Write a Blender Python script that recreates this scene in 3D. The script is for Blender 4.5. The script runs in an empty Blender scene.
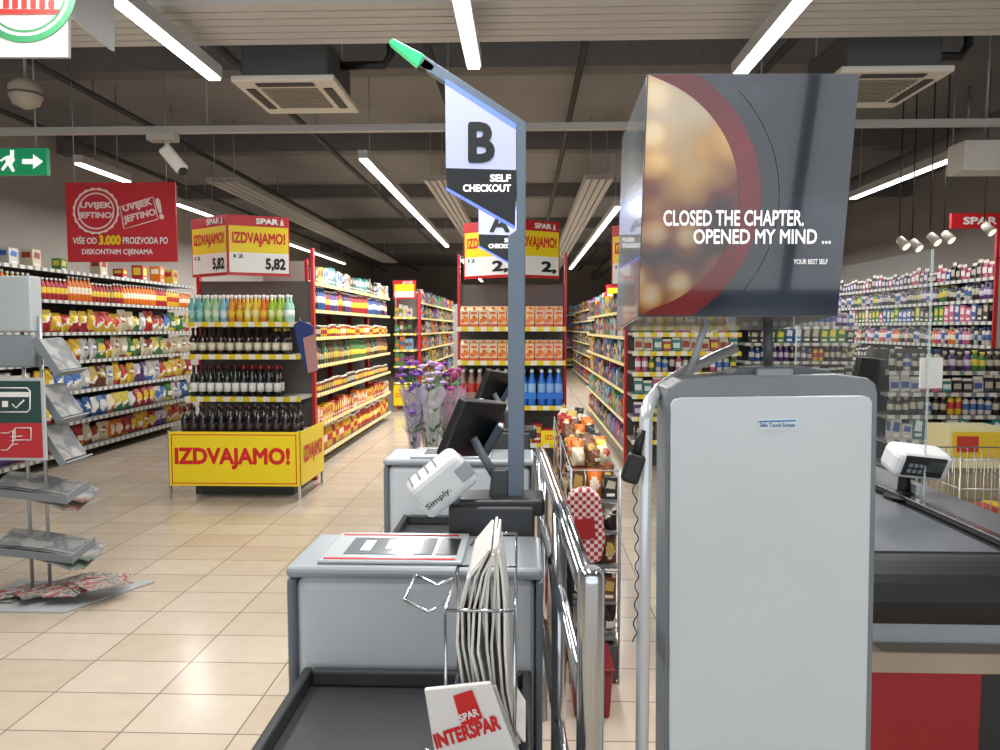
import bpy, bmesh, math, random
from mathutils import Vector, Matrix, Euler
C = bpy.context.scene.collection
random.seed(11)
F = 740.0; H = 1.55
V3 = Vector
NTH = ['first', 'second', 'third', 'fourth', 'fifth', 'sixth', 'seventh', 'eighth', 'ninth', 'tenth']
# ------------------------------------------------------------ camera
cam_d = bpy.data.cameras.new('camera'); cam_d.sensor_width = 36; cam_d.lens = 36*F/1000
cam = bpy.data.objects.new('camera', cam_d); C.objects.link(cam)
cam.location = (0, 0, H)
cam.rotation_euler = (math.pi/2-math.atan(47/F), 0, math.atan(25/F))
bpy.context.scene.camera = cam
RM = cam.rotation_euler.to_matrix()
def W(px, py, Y):
    d = RM @ V3(((px-500)/F, (375-py)/F, -1)); d *= Y/d.y
    return V3((d.x, Y, H+d.z))
def wx(px, Y, py=328): return W(px, py, Y).x
def wz(py, Y, px=525): return W(px, py, Y).z
# ------------------------------------------------------------ materials
def lin(h):
    h = h.lstrip('#'); r = [int(h[i:i+2], 16)/255 for i in (0, 2, 4)]
    return tuple(c/12.92 if c <= .04045 else ((c+.055)/1.055)**2.4 for c in r)+(1,)
MC = {}
def M(hexc, rough=.5, metal=0, emit=0, noise=.0, nscale=8, trans=0, coat=0, alpha=1):
    k = (hexc, rough, metal, emit, noise, nscale, trans, coat, alpha)
    if k in MC: return MC[k]
    m = bpy.data.materials.new('surface_%d' % len(MC)); m.use_nodes = True
    nt = m.node_tree; b = nt.nodes['Principled BSDF']
    c = lin(hexc)
    b.inputs['Base Color'].default_value = c; b.inputs['Roughness'].default_value = rough
    b.inputs['Metallic'].default_value = metal
    if coat: b.inputs['Coat Weight'].default_value = coat
    if trans: b.inputs['Transmission Weight'].default_value = trans
    if alpha < 1: b.inputs['Alpha'].default_value = alpha
    if emit:
        b.inputs['Emission Color'].default_value = c; b.inputs['Emission Strength'].default_value = emit
    if noise:
        tc = nt.nodes.new('ShaderNodeTexCoord'); n = nt.nodes.new('ShaderNodeTexNoise')
        n.inputs['Scale'].default_value = nscale; n.inputs['Detail'].default_value = 4
        mp = nt.nodes.new('ShaderNodeMapRange'); mp.inputs['From Min'].default_value = .3; mp.inputs['From Max'].default_value = .7
        mp.inputs['To Min'].default_value = 1-noise; mp.inputs['To Max'].default_value = 1+noise
        hs = nt.nodes.new('ShaderNodeHueSaturation'); hs.inputs['Color'].default_value = c
        nt.links.new(tc.outputs['Object'], n.inputs['Vector']); nt.links.new(n.outputs['Fac'], mp.inputs['Value'])
        nt.links.new(mp.outputs['Result'], hs.inputs['Value']); nt.links.new(hs.outputs['Color'], b.inputs['Base Color'])
    MC[k] = m; return m
def node_mat(name, rough=.5, metal=0, coat=0):
    m = bpy.data.materials.new(name); m.use_nodes = True
    b = m.node_tree.nodes['Principled BSDF']; b.inputs['Roughness'].default_value = rough; b.inputs['Metallic'].default_value = metal
    b.inputs['Coat Weight'].default_value = coat
    return m, m.node_tree, b
def stripes(name, c1, c2, period, frac, axis='xy'):
    m, nt, b = node_mat(name, .4)
    tc = nt.nodes.new('ShaderNodeTexCoord'); s = nt.nodes.new('ShaderNodeSeparateXYZ'); nt.links.new(tc.outputs['Object'], s.inputs[0])
    a = nt.nodes.new('ShaderNodeMath'); a.operation = 'ADD'
    nt.links.new(s.outputs['X'], a.inputs[0]); nt.links.new(s.outputs['Y'], a.inputs[1])
    d = nt.nodes.new('ShaderNodeMath'); d.operation = 'DIVIDE'; d.inputs[1].default_value = period; nt.links.new(a.outputs[0], d.inputs[0])
    f = nt.nodes.new('ShaderNodeMath'); f.operation = 'FRACT'; nt.links.new(d.outputs[0], f.inputs[0])
    l = nt.nodes.new('ShaderNodeMath'); l.operation = 'LESS_THAN'; l.inputs[1].default_value = frac; nt.links.new(f.outputs[0], l.inputs[0])
    mx = nt.nodes.new('ShaderNodeMix'); mx.data_type = 'RGBA'; nt.links.new(l.outputs[0], mx.inputs[0])
    mx.inputs[6].default_value = lin(c1); mx.inputs[7].default_value = lin(c2)
    nt.links.new(mx.outputs[2], b.inputs['Base Color'])
    return m
def checker(name, c1, c2, scale):
    m, nt, b = node_mat(name, .5)
    tc = nt.nodes.new('ShaderNodeTexCoord'); ck = nt.nodes.new('ShaderNodeTexChecker'); ck.inputs['Scale'].default_value = scale
    ck.inputs['Color1'].default_value = lin(c1); ck.inputs['Color2'].default_value = lin(c2)
    nt.links.new(tc.outputs['Object'], ck.inputs['Vector']); nt.links.new(ck.outputs['Color'], b.inputs['Base Color']); return m
def set_ramp(r, cols):
    r.color_ramp.elements[0].color = lin(cols[0][1]); r.color_ramp.elements[0].position = cols[0][0]
    r.color_ramp.elements[1].color = lin(cols[-1][1]); r.color_ramp.elements[1].position = cols[-1][0]
    for p, c in cols[1:-1]:
        e = r.color_ramp.elements.new(p); e.color = lin(c)
def ramp_mat(name, cols, scale, kind='noise', rough=.4, emit=0, coat=0):
    m, nt, b = node_mat(name, rough, 0, coat)
    tc = nt.nodes.new('ShaderNodeTexCoord')
    n = nt.nodes.new('ShaderNodeTexNoise'); n.inputs['Scale'].default_value = scale; n.inputs['Detail'].default_value = 2; out = n.outputs['Fac']
    r = nt.nodes.new('ShaderNodeValToRGB'); set_ramp(r, cols)
    nt.links.new(tc.outputs['Object'], n.inputs['Vector']); nt.links.new(out, r.inputs[0]); nt.links.new(r.outputs[0], b.inputs['Base Color'])
    if emit: nt.links.new(r.outputs[0], b.inputs['Emission Color']); b.inputs['Emission Strength'].default_value = emit
    return m
# ------------------------------------------------------------ mesh builder
ORG = {}
def frame(d):
    d = d.normalized(); a = V3((0, 0, 1)) if abs(d.z) < .9 else V3((1, 0, 0))
    u = d.cross(a).normalized(); return u, d.cross(u).normalized()
class MB:
    def __init__(s): s.v = []; s.f = []; s.m = []; s.s = []
    def add(s, vs, fs, mi=0, sm=False):
        o = len(s.v); s.v += [V3(p) for p in vs]
        for i, f in enumerate(fs):
            s.f.append([o+k for k in f]); s.m.append(mi[i] if isinstance(mi, list) else mi); s.s.append(sm)
        return s
    def box(s, x0, x1, y0, y1, z0, z1, mi=0):
        return s.add([(x, y, z) for z in (z0, z1) for y in (y0, y1) for x in (x0, x1)],
                     [(0, 2, 3, 1), (4, 5, 7, 6), (0, 1, 5, 4), (2, 6, 7, 3), (0, 4, 6, 2), (1, 3, 7, 5)], mi)
    def obox(s, c, size, rot, mi=0):
        R = Euler(rot).to_matrix(); c = V3(c); hx, hy, hz = [k/2 for k in size]
        return s.add([c+R@V3((x, y, z)) for z in (-hz, hz) for y in (-hy, hy) for x in (-hx, hx)],
                     [(0, 2, 3, 1), (4, 5, 7, 6), (0, 1, 5, 4), (2, 6, 7, 3), (0, 4, 6, 2), (1, 3, 7, 5)], mi)
    def tube(s, pts, r, n=8, mi=0, caps=True):
        pts = [V3(p) for p in pts]; rs = r if isinstance(r, (list, tuple)) else [r]*len(pts)
        vs = []; u0 = None
        for i, p in enumerate(pts):
            d = (pts[min(i+1, len(pts)-1)]-pts[max(i-1, 0)])
            if u0 is None: u, w = frame(d)
            else:
                dn = d.normalized(); u = (u0-dn*u0.dot(dn)).normalized(); w = dn.cross(u)
            u0 = u
            for k in range(n):
                a = 2*math.pi*k/n; vs.append(p+(u*math.cos(a)+w*math.sin(a))*rs[i])
        fs = []
        for i in range(len(pts)-1):
            for k in range(n): fs.append((i*n+k, i*n+(k+1) % n, (i+1)*n+(k+1) % n, (i+1)*n+k))
        s.add(vs, fs, mi, True)
        if caps:
            o = len(s.v)-len(vs)
            s.f.append([o+k for k in range(n)][::-1]); s.m.append(mi); s.s.append(False)
            s.f.append([o+(len(pts)-1)*n+k for k in range(n)]); s.m.append(mi); s.s.append(False)
        return s
    def lathe(s, prof, c=(0, 0, 0), n=12, mi=0):
        c = V3(c); vs = []
        for r, z in prof:
            for k in range(n):
                a = 2*math.pi*k/n; vs.append(c+V3((r*math.cos(a), r*math.sin(a), z)))
        fs = []; ms = []
        for i in range(len(prof)-1):
            for k in range(n):
                fs.append((i*n+k, i*n+(k+1) % n, (i+1)*n+(k+1) % n, (i+1)*n+k)); ms.append(mi[i] if isinstance(mi, list) else mi)
        fs.append(tuple(range(n))[::-1]); ms.append(ms[0]); fs.append(tuple(range(len(vs)-n, len(vs)))); ms.append(ms[-2])
        return s.add(vs, fs, ms, True)
    def prism(s, pts, ext, mi=0):
        pts = [V3(p) for p in pts]; n = len(pts); ext = V3(ext)
        return s.add(pts+[p+ext for p in pts], [tuple(range(n))[::-1], tuple(range(n, 2*n))]+[(i, (i+1) % n, n+(i+1) % n, n+i) for i in range(n)], mi)
    def ball(s, c, r, mi=0, n=8, sz=1):
        pr = [(max(.001, r*math.sin(math.pi*i/n)), -r*sz*math.cos(math.pi*i/n)) for i in range(n+1)]
        return s.lathe(pr, c, n+2, mi)
    def mesh(s, name, mats, org=V3((0, 0, 0)), recalc=True):
        me = bpy.data.meshes.new(name); me.from_pydata([p-org for p in s.v], [], s.f)
        for m in (mats if isinstance(mats, (list, tuple)) else [mats]): me.materials.append(m)
        for i, p in enumerate(me.polygons): p.material_index = s.m[i]; p.use_smooth = s.s[i]
        if recalc:
            bm = bmesh.new(); bm.from_mesh(me); bmesh.ops.recalc_face_normals(bm, faces=bm.faces); bm.to_mesh(me); bm.free()
        me.update(); return me
    def build(s, name, mats, parent=None, bevel=0, recalc=True):
        if parent is not None: org = ORG[parent.name]
        else:
            xs = [p.x for p in s.v]; ys = [p.y for p in s.v]; zs = [p.z for p in s.v]
            org = V3(((min(xs)+max(xs))/2, (min(ys)+max(ys))/2, min(zs)))
        o = bpy.data.objects.new(name, s.mesh(name, mats, org, recalc)); C.objects.link(o)
        if parent is not None: o.parent = parent
        else: o.location = org
        ORG[o.name] = org
        if bevel:
            b = o.modifiers.new('bevel', 'BEVEL'); b.width = bevel; b.segments = 3; b.limit_method = 'ANGLE'
        return o
def tag(o, label, cat, group=None, kind=None):
    o['label'] = label; o['category'] = cat
    if group: o['group'] = group
    if kind: o['kind'] = kind
    return o
def thing(name, label, cat, loc, group=None):
    o = bpy.data.objects.new(name, None); C.objects.link(o); o.location = loc; o.empty_display_size = .1
    ORG[o.name] = V3(loc); return tag(o, label, cat, group)
def struct(mb, name, mat, **k):
    o = mb.build(name, mat, **k); o['kind'] = 'structure'; return o
TX = {}
def txt(s, P, U, Vv, mat, parent, name='lettering', bold=.012, push=.002):
    if s not in TX:
        cu = bpy.data.curves.new('t', 'FONT'); cu.body = s; cu.resolution_u = 3
        ob = bpy.data.objects.new('t', cu); C.objects.link(ob)
        dg = bpy.context.evaluated_depsgraph_get(); me = ob.evaluated_get(dg).to_mesh()
        vs = [v.co.copy() for v in me.vertices]; fs = [tuple(p.vertices) for p in me.polygons]
        ob.evaluated_get(dg).to_mesh_clear(); bpy.data.objects.remove(ob); bpy.data.curves.remove(cu)
        TX[s] = (vs, fs)
    vs, fs = TX[s]
    x0 = min(v.x for v in vs)-bold; x1 = max(v.x for v in vs)+bold; y0 = min(v.y for v in vs)-bold; y1 = max(v.y for v in vs)+bold
    P = V3(P); U = V3(U); Vv = V3(Vv); nn = U.cross(Vv).normalized()
    mb = MB(); q = bold*.7
    for i, (dx, dy) in enumerate([(0, 0), (bold, 0), (-bold, 0), (0, bold), (0, -bold), (q, q), (-q, q), (q, -q), (-q, -q)] if bold else [(0, 0)]):
        n = nn*(push+.00008*i)
        mb.add([P+n+U*((v.x+dx-x0)/(x1-x0))+Vv*((v.y+dy-y0)/(y1-y0)) for v in vs], fs)
    return mb.build(name, mat, parent, recalc=False)
def T(s, a, b, c, d, Y, mat, parent, **k):
    P = W(a, d, Y); return txt(s, P, W(c, d, Y)-P, W(a, b, Y)-P, mat, parent, **k)
# common
RED = M('c0161e', .4); YEL = M('efd412', .45); WHT = M('ecece8', .45); BLK = M('161617', .45); DGR = M('3a3d40', .45, noise=.06)
CHR = M('c9ccd0', .16, 1); STEEL = M('9da1a5', .35, .5)
STRIP = stripes('price strip yellow', 'e8cc0c', 'eeebd8', .13, .5); STRIPG = stripes('price strip grey', '808282', 'd0cec4', .12, .6)
TRED = M('cf1a1a', .5); TBK = M('0b0b0d', .5)
# ------------------------------------------------------------ shell
fm, nt, b = node_mat('floor tiles', .2)
tc = nt.nodes.new('ShaderNodeTexCoord'); br = nt.nodes.new('ShaderNodeTexBrick'); br.offset = 0
br.inputs['Scale'].default_value = 1; br.inputs['Brick Width'].default_value = .45; br.inputs['Row Height'].default_value = .3
br.inputs['Mortar Size'].default_value = .004; br.inputs['Mortar Smooth'].default_value = .3; br.inputs['Bias'].default_value = 0
br.inputs['Color1'].default_value = lin('c5b8a7'); br.inputs['Color2'].default_value = lin('bbac99'); br.inputs['Mortar'].default_value = lin('7f7466')
ns = nt.nodes.new('ShaderNodeTexNoise'); ns.inputs['Scale'].default_value = 9; ns.inputs['Detail'].default_value = 5
mx = nt.nodes.new('ShaderNodeMix'); mx.data_type = 'RGBA'; mx.blend_type = 'OVERLAY'; mx.inputs[0].default_value = .1
nt.links.new(tc.outputs['Object'], br.inputs['Vector']); nt.links.new(tc.outputs['Object'], ns.inputs['Vector'])
nt.links.new(br.outputs['Color'], mx.inputs[6]); nt.links.new(ns.outputs['Fac'], mx.inputs[7]); nt.links.new(mx.outputs[2], b.inputs['Base Color'])
struct(MB().box(-6.2, 6.7, -3.6, 30, -.1, 0), 'floor', fm)
CE = M('83817f', .85, noise=.08, nscale=1.2); WL = M('b3aba2', .8, noise=.05, nscale=2)
struct(MB().box(-6.2, 6.7, -3.6, 30, 4.05, 4.2), 'ceiling', CE)
struct(MB().box(-6.3, -6.1, -3.6, 30, 0, 4.05), 'wall_left', WL)
struct(MB().box(6.6, 6.8, -3.6, 30, 0, 4.05), 'wall_right', WL)
struct(MB().box(-6.2, 6.7, 29.9, 30.1, 0, 4.05), 'wall_back', M('9a9088', .8, noise=.05))
mb = MB()
for k in range(10): x = -6.1+k*1.4; mb.box(x, x+.07, -3.6, -3.5, 0, 4.05)
mb.box(-6.1, 6.6, -3.6, -3.5, 0, .12); mb.box(-6.1, 6.6, -3.6, -3.5, 2.5, 2.6)
struct(mb, 'window_1', M('4a4d50', .5))
for i, y in enumerate((6.6, 9.6, 13, 17, 22)):
    struct(MB().box(-6.1, 6.6, y, y+.22, 3.82, 4.05), 'trim_%d' % (i+1), M('6a6866', .8, noise=.08))
for i, x in enumerate((2.6, 4.6)):
    p = thing('air_duct', 'round ventilation duct under the ceiling, %s of the two' % ['left', 'right'][i], 'duct', (x, 17, 3.5), 'ceiling ducts')
    MB().tube([(x, 6.95, 3.5), (x, 28, 3.5)], .15, 12, 0).build('pipe', M('6a6764', .6, noise=.06), p)
    for y in (8, 11.5, 15, 20, 26): MB().tube([(x, y, 3.64), (x, y, 4.05)], .015, 6).build('hanger', STEEL, p)
for i, x in enumerate((-5.2, -4.0, -2.35, -.75, .45, 2.0)):
    p = thing('ceiling_pipe', 'thin dark pipe running back under the ceiling, %s from left' % NTH[i], 'pipe', (x, 15, 3.7), 'thin ceiling pipes')
    MB().tube([(x, 4.7, 3.7), (x, 28, 3.7)], .03, 8).build('pipe', M('3f3d3c', .6), p)
    for y in (5.2, 8.4, 12, 16, 22): MB().tube([(x, y, 3.7), (x, y, 4.05)], .006, 6).build('hanger', STEEL, p)
def panel(x0, x1, y0, y1, label):
    p = thing('radiant_panel', label, 'ceiling panel', ((x0+x1)/2, (y0+y1)/2, 3.3), 'ceiling panels')
    mb = MB()
    if x1-x0 > 3:
        n = 6; w = (y1-y0)/n
        for k in range(n): mb.box(x0, x1, y0+k*w+.008, y0+(k+1)*w-.008, 3.3, 3.331)
    else:
        n = 4; w = (x1-x0)/n
        for k in range(n): mb.box(x0+k*w+.01, x0+(k+1)*w-.01, y0, y1, 3.3, 3.331)
    mb.box(x0, x1, y0, y1, 3.33, 3.36)
    mb.build('slats', M('c9c6c1' if x1-x0 > 3 else 'aaa7a2', .6), p)
    for fx in ((x0+.08, x1-.08)):
        for fy in (y0+.1, y1-.1): MB().tube([(fx, fy, 3.36), (fx, fy, 4.05)], .006, 6).build('hanger', STEEL, p)
panel(-6.0, 6.5, 4.08, 4.66, 'wide ribbed pale ceiling panel spanning the whole width overhead')
panel(.7, 1.05, 8.9, 22, 'long ribbed ceiling panel beside the right aisle lamp')
panel(-1.22, -.92, 8.9, 22, 'long ribbed ceiling panel right of the left aisle lamp')
panel(-3.85, -3.45, 8.9, 20, 'long ribbed ceiling panel over the left gondola')
panel(3.0, 3.35, 8.9, 20, 'long ribbed ceiling panel over the cosmetics area')
def ceiling_lamp(x, y0, y1, label, pw=20):  # suspended store lamp: housing, glowing diffuser and its area light
    p = thing('linear_lamp', label, 'lamp', (x, (y0+y1)/2, 3.1), 'linear ceiling lamps')
    MB().box(x-.045, x+.045, y0, y1, 3.115, 3.19).build('housing', M('bdbfc0', .4), p)
    MB().box(x-.035, x+.035, y0+.01, y1-.01, 3.1, 3.115).build('diffuser', M('fff8ee', .5, emit=7), p)
    for fy in (y0+.3, y1-.85 if y1 < 5 else y1-.2): MB().tube([(x, fy, 3.19), (x, fy, 4.05)], .005, 6).build('suspension_wire', STEEL, p)
    L = bpy.data.lights.new('lamp_light', 'AREA'); L.shape = 'RECTANGLE'; L.size = .07; L.size_y = y1-y0-.05; L.energy = pw*(y1-y0); L.color = (1, .99, .975)
    o = bpy.data.objects.new('lamp_light', L); C.objects.link(o); o.location = (x, (y0+y1)/2, 3.095)
for a in [(-1.95, 1.0, 4.7, 'bright linear lamp overhead at upper left of the frame'), (-.31, 1.0, 4.55, 'bright linear lamp directly above the letter sign'),
          (1.32, 1.0, 4.75, 'bright linear lamp above the black advertising box'), (-1.5, 6.9, 14.3, 'long linear lamp running over the left aisle', 33),
          (1.2, 9.7, 19.8, 'long linear lamp running over the right aisle', 33), (3.95, 6.8, 9.2, 'linear lamp over the cosmetics shelves at right', 14),
          (-4.25, 7.0, 7.9, 'short linear lamp behind the red hanging sign', 26), (-4.4, 9.3, 10.6, 'short linear lamp right of the red hanging sign', 28),
          (-1.45, 17, 25, 'farthest linear lamp over the left aisle', 30), (-4.4, 12, 18, 'farthest linear lamp over the left wall shelves', 24),  # the left wall lamp is an extra, added for brightness
          (3.95, 10.5, 17, 'farthest linear lamp over the cosmetics shelves', 15)]:  # another added lamp row, only there to brighten the right side
    ceiling_lamp(*a)
def aircon(x0, x1, y0, y1, label):
    p = thing('air_conditioner', label, 'air conditioner', ((x0+x1)/2, (y0+y1)/2, 3.15), 'ceiling cassettes')
    MB().box(x0+.05, x1-.05, y0+.05, y1-.05, 3.19, 3.45).build('housing', M('505356', .5), p, .02)
    MB().box(x0, x1, y0, y1, 3.15, 3.19).build('fascia', M('e0dace', .5), p, .01)
    g = MB(); w = (y1-y0-.3)/9
    for k in range(9): g.box(x0+.15, x1-.15, y0+.15+k*w, y0+.15+k*w+w*.5, 3.14, 3.151)
    g.build('grille', M('8c8477', .6), p)
    for q in ((x0+.05, x0+.11, y0+.15, y1-.15), (x1-.11, x1-.05, y0+.15, y1-.15), (x0+.15, x1-.15, y0+.04, y0+.1)):
        MB().box(*q, 3.143, 3.151).build('air_slot', M('3c3a37', .6), p)
    for fx in (x0+.1, x1-.1):
        for fy in (y0+.1, y1-.1): MB().tube([(fx, fy, 3.45), (fx, fy, 4.05)], .008, 6).build('hanger', STEEL, p)
    MB().tube([(x1-.05, y0+.4, 3.38), (x1+.25, y0+.4, 3.38), (x1+.3, y0+.4, 3.45), (x1+.3, y0+.4, 4.05)], .03, 8).build('pipe', BLK, p)
aircon(-1.92, -1.24, 4.86, 5.6, 'ceiling air conditioner cassette left of the letter sign')
aircon(1.98, 2.68, 4.82, 5.6, 'ceiling air conditioner cassette behind the advertising box')
tr = thing('cable_tray', 'thin pale grey rail hanging across the whole ceiling', 'rail', (0, 5.85, 3.08))
MB().box(-6, 6.5, 5.82, 5.88, 3.08, 3.13).build('rail', M('b4b2ae', .4), tr)
for x in (-4.5, -2.5, -.6, 1.8, 3.5, 5.5): MB().tube([(x, 5.85, 3.13), (x, 5.85, 4.05)], .008, 6).build('hanger', STEEL, tr)
p = thing('loudspeaker', 'round beige ceiling loudspeaker near the upper left corner', 'loudspeaker', (wx(35, 4.9), 4.9, wz(104, 4.9)))
zz = wz(104, 4.9); cx = wx(35, 4.9)
MB().lathe([(.02, 0), (.08, .03), (.104, .09), (.1, .15), (.05, .19)], (cx, 4.9, zz), 20).build('housing', M('a59b8e', .5), p)
MB().lathe([(.106, .085), (.108, .1)], (cx, 4.9, zz), 20).build('grille', M('5d564e', .6), p)
MB().tube([(cx, 4.9, zz+.18), (cx, 4.9, 4.05)], .01, 6).build('hanger', STEEL, p)
p = thing('security_camera', 'white surveillance camera hanging below the thin ceiling rail', 'camera', (wx(180, 5.85), 5.85, 3.07))
cx = wx(172, 5.85)
MB().box(cx-.14, cx+.08, 5.8, 5.9, 3.02, 3.075).build('mount', M('bdb7ad', .4), p)
MB().tube([(cx, 5.85, 3.03), (cx, 5.85, 2.96)], .02, 8).build('bracket', M('c9c5bd', .4), p)
MB().obox((cx+.05, 5.85, 2.88), (.22, .1, .1), (0, .9, .2)).build('body', M('e0dbd1', .4), p, .02)
MB().tube([(cx+.115, 5.85, 2.8), (cx+.13, 5.84, 2.775)], .035, 12).build('lens', BLK, p)
p = thing('junction_box', 'pale grey box hanging at the right edge under the ceiling', 'box', (wx(975, 6.2), 6.2, wz(176, 6.2)))
cx = wx(978, 6.2); z0 = wz(176, 6.2)
MB().box(cx-.22, cx+.3, 6.1, 6.35, z0, z0+.24).build('housing', M('d2cec7', .5), p, .01)
MB().tube([(cx, 6.2, z0+.24), (cx, 6.2, 4.05)], .012, 6).build('hanger', STEEL, p)
for i, (px, py) in enumerate([(901, 244), (914, 246), (932, 240), (946, 238), (986, 230)]):
    q = W(px, py, 7.2+.22*(i % 2))
    p = thing('spotlight', '%s small spotlight from left under the ceiling at right' % NTH[i], 'spotlight', q, 'right spotlights')
    MB().tube([q+V3((-.02, 0, .05)), q+V3((.02, -.06, -.03))], [.035, .048], 12).build('head', M('b5aea3', .4), p)
    MB().tube([q+V3((-.02, 0, .07)), (q.x-.02, q.y, 4.05)], .006, 6).build('stem', BLK, p)
    MB().tube([q+V3((.021, -.062, -.032)), q+V3((.023, -.065, -.035))], .04, 12).build('lens', M('fff2da', .4, emit=1.2), p)
# ------------------------------------------------------------ hanging signs
p = thing('exit_sign', 'green exit sign with running figure and white arrow', 'sign', W(22, 176, 5.2))
a, c = W(-6, 175, 5.2), W(46, 148, 5.2)
MB().box(a.x, c.x, 5.2, 5.24, a.z, c.z).build('panel', M('0f8f5c', .4, emit=.25), p)
def poly(mb, pts, Y): return mb.add([W(x, y, Y) for x, y in pts], [tuple(range(len(pts)))])
WE = M('ffffff', .5, emit=.5)
poly(MB(), [(22, 159), (33, 159), (33, 154), (43, 161.5), (33, 169), (33, 164), (22, 164)], 5.195).build('arrow', WE, p, recalc=False)
k = poly(MB(), [(6, 156), (13, 155), (15, 160), (12, 164), (15, 171), (12, 172), (8, 165), (3, 171), (1, 169), (6, 162), (5, 159), (1, 162), (0, 160)], 5.195)
poly(k, [(10, 150), (14, 150), (14, 156), (10, 156)], 5.195)
k.build('running_figure', WE, p, recalc=False)
MB().tube([(a.x+.3, 5.22, c.z), (a.x+.3, 5.22, 4.05)], .006, 6).build('hanger', STEEL, p)
Y = 6.45
p = thing('hanging_sign', 'red hanging banner with white and yellow discount lettering', 'sign', W(121, 262, Y))
a, c = W(68, 262, Y), W(175, 182, Y)
MB().box(a.x, c.x, Y, Y+.02, a.z, c.z).build('panel', M('c62631', .5), p)
def ring(cx, cy, r0, r1, Y, n=28, zig=0):
    vs = []; fs = []
    for i in range(n):
        t = 2*math.pi*i/n; e = zig if i % 2 else 0
        vs += [W(cx+r0*math.cos(t), cy+r0*math.sin(t), Y), W(cx+(r1+e)*math.cos(t), cy+(r1+e)*math.sin(t), Y)]
    for i in range(n): j = (i+1) % n; fs.append((2*i, 2*i+1, 2*j+1, 2*j))
    return MB().add(vs, fs)
PK = M('f3d9d6', .5)
ring(96, 211, 17, 18.5, Y-.004).build('stamp_ring', PK, p, recalc=False)
ring(96, 211, 21, 22.5, Y-.004, 40, 1.2).build('stamp_ring', PK, p, recalc=False)
T('UVIJEK', 80, 202, 112, 210, Y, PK, p, bold=.045); T('JEFTINO!', 78, 212, 114, 220, Y, PK, p, bold=.045)
def TR(s, ax, ay, w, h, ang, Y, mat, parent, **kk):
    ca, sa = math.cos(ang), math.sin(ang)
    P = W(ax, ay, Y); U = W(ax+w*ca, ay-w*sa, Y)-P; Vv = W(ax-h*sa, ay-h*ca, Y)-P
    return txt(s, P, U, Vv, mat, parent, **kk)
TR('UVIJEK', 124, 214, 30, 9, .25, Y, PK, p, bold=.045); TR('JEFTINO', 125, 225, 33, 9, .25, Y, PK, p, bold=.045); TR('!', 160, 220, 5, 22, .25, Y, PK, p, bold=.04)
for (x0, y0), (x1, y1) in (((120, 207), (153, 197)), ((153, 197), (158, 219)), ((158, 219), (124, 229)), ((124, 229), (120, 207))):
    MB().tube([W(x0, y0, Y-.002), W(x1, y1, Y-.002)], .005, 4).build('stamp_frame_side', PK, p)
T('VIŠE OD', 73, 236, 97, 244, Y, WHT, p, bold=.025); T('3.000', 99, 235, 121, 245, Y, YEL, p, bold=.05); T('PROIZVODA PO', 123, 237, 168, 244, Y, WHT, p, bold=.025)
T('DISKONTNIM CIJENAMA', 82, 249, 153, 256, Y, WHT, p, bold=.025)
for x in (a.x+.08, c.x-.08): MB().tube([(x, Y+.01, c.z), (x, Y+.01, 4.05)], .005, 6).build('suspension_wire', STEEL, p)
Y = 3.1
p = thing('hanging_sign', 'white hanging sign with green ring logo in the top left corner', 'sign', W(40, 58, Y))
MB().prism([W(-60, 57, Y), W(68, 57, Y), W(68, -60, Y), W(-60, -60, Y)], (0, .02, 0)).build('panel', M('bfbfbb', .5), p)
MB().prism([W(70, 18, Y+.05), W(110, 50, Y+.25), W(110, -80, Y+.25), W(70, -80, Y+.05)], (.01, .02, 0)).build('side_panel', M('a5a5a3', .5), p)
ring(24, -10, 46, 52.5, Y-.004, 48).build('logo_ring', M('2f7a4c', .5), p, recalc=False)
ring(24, -10, 40, 42, Y-.004, 48).build('logo_ring', M('2f7a4c', .5), p, recalc=False)
for i in range(7):
    x = -6+i*9; poly(MB(), [(x, -30), (x+6, -30), (x+6, 8), (x, 8)], Y-.005).build('logo_bar', M('b82a24', .5), p, recalc=False)
poly(MB(), [(-10, 9), (60, 9), (56, 14), (-7, 14)], Y-.006).build('logo_rim', M('b82a24', .5), p, recalc=False)
for px in (0, 60): q = W(px, -60, Y); MB().tube([q, (q.x, Y+.01, 4.05)], .008, 6).build('hanger', STEEL, p)
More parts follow.
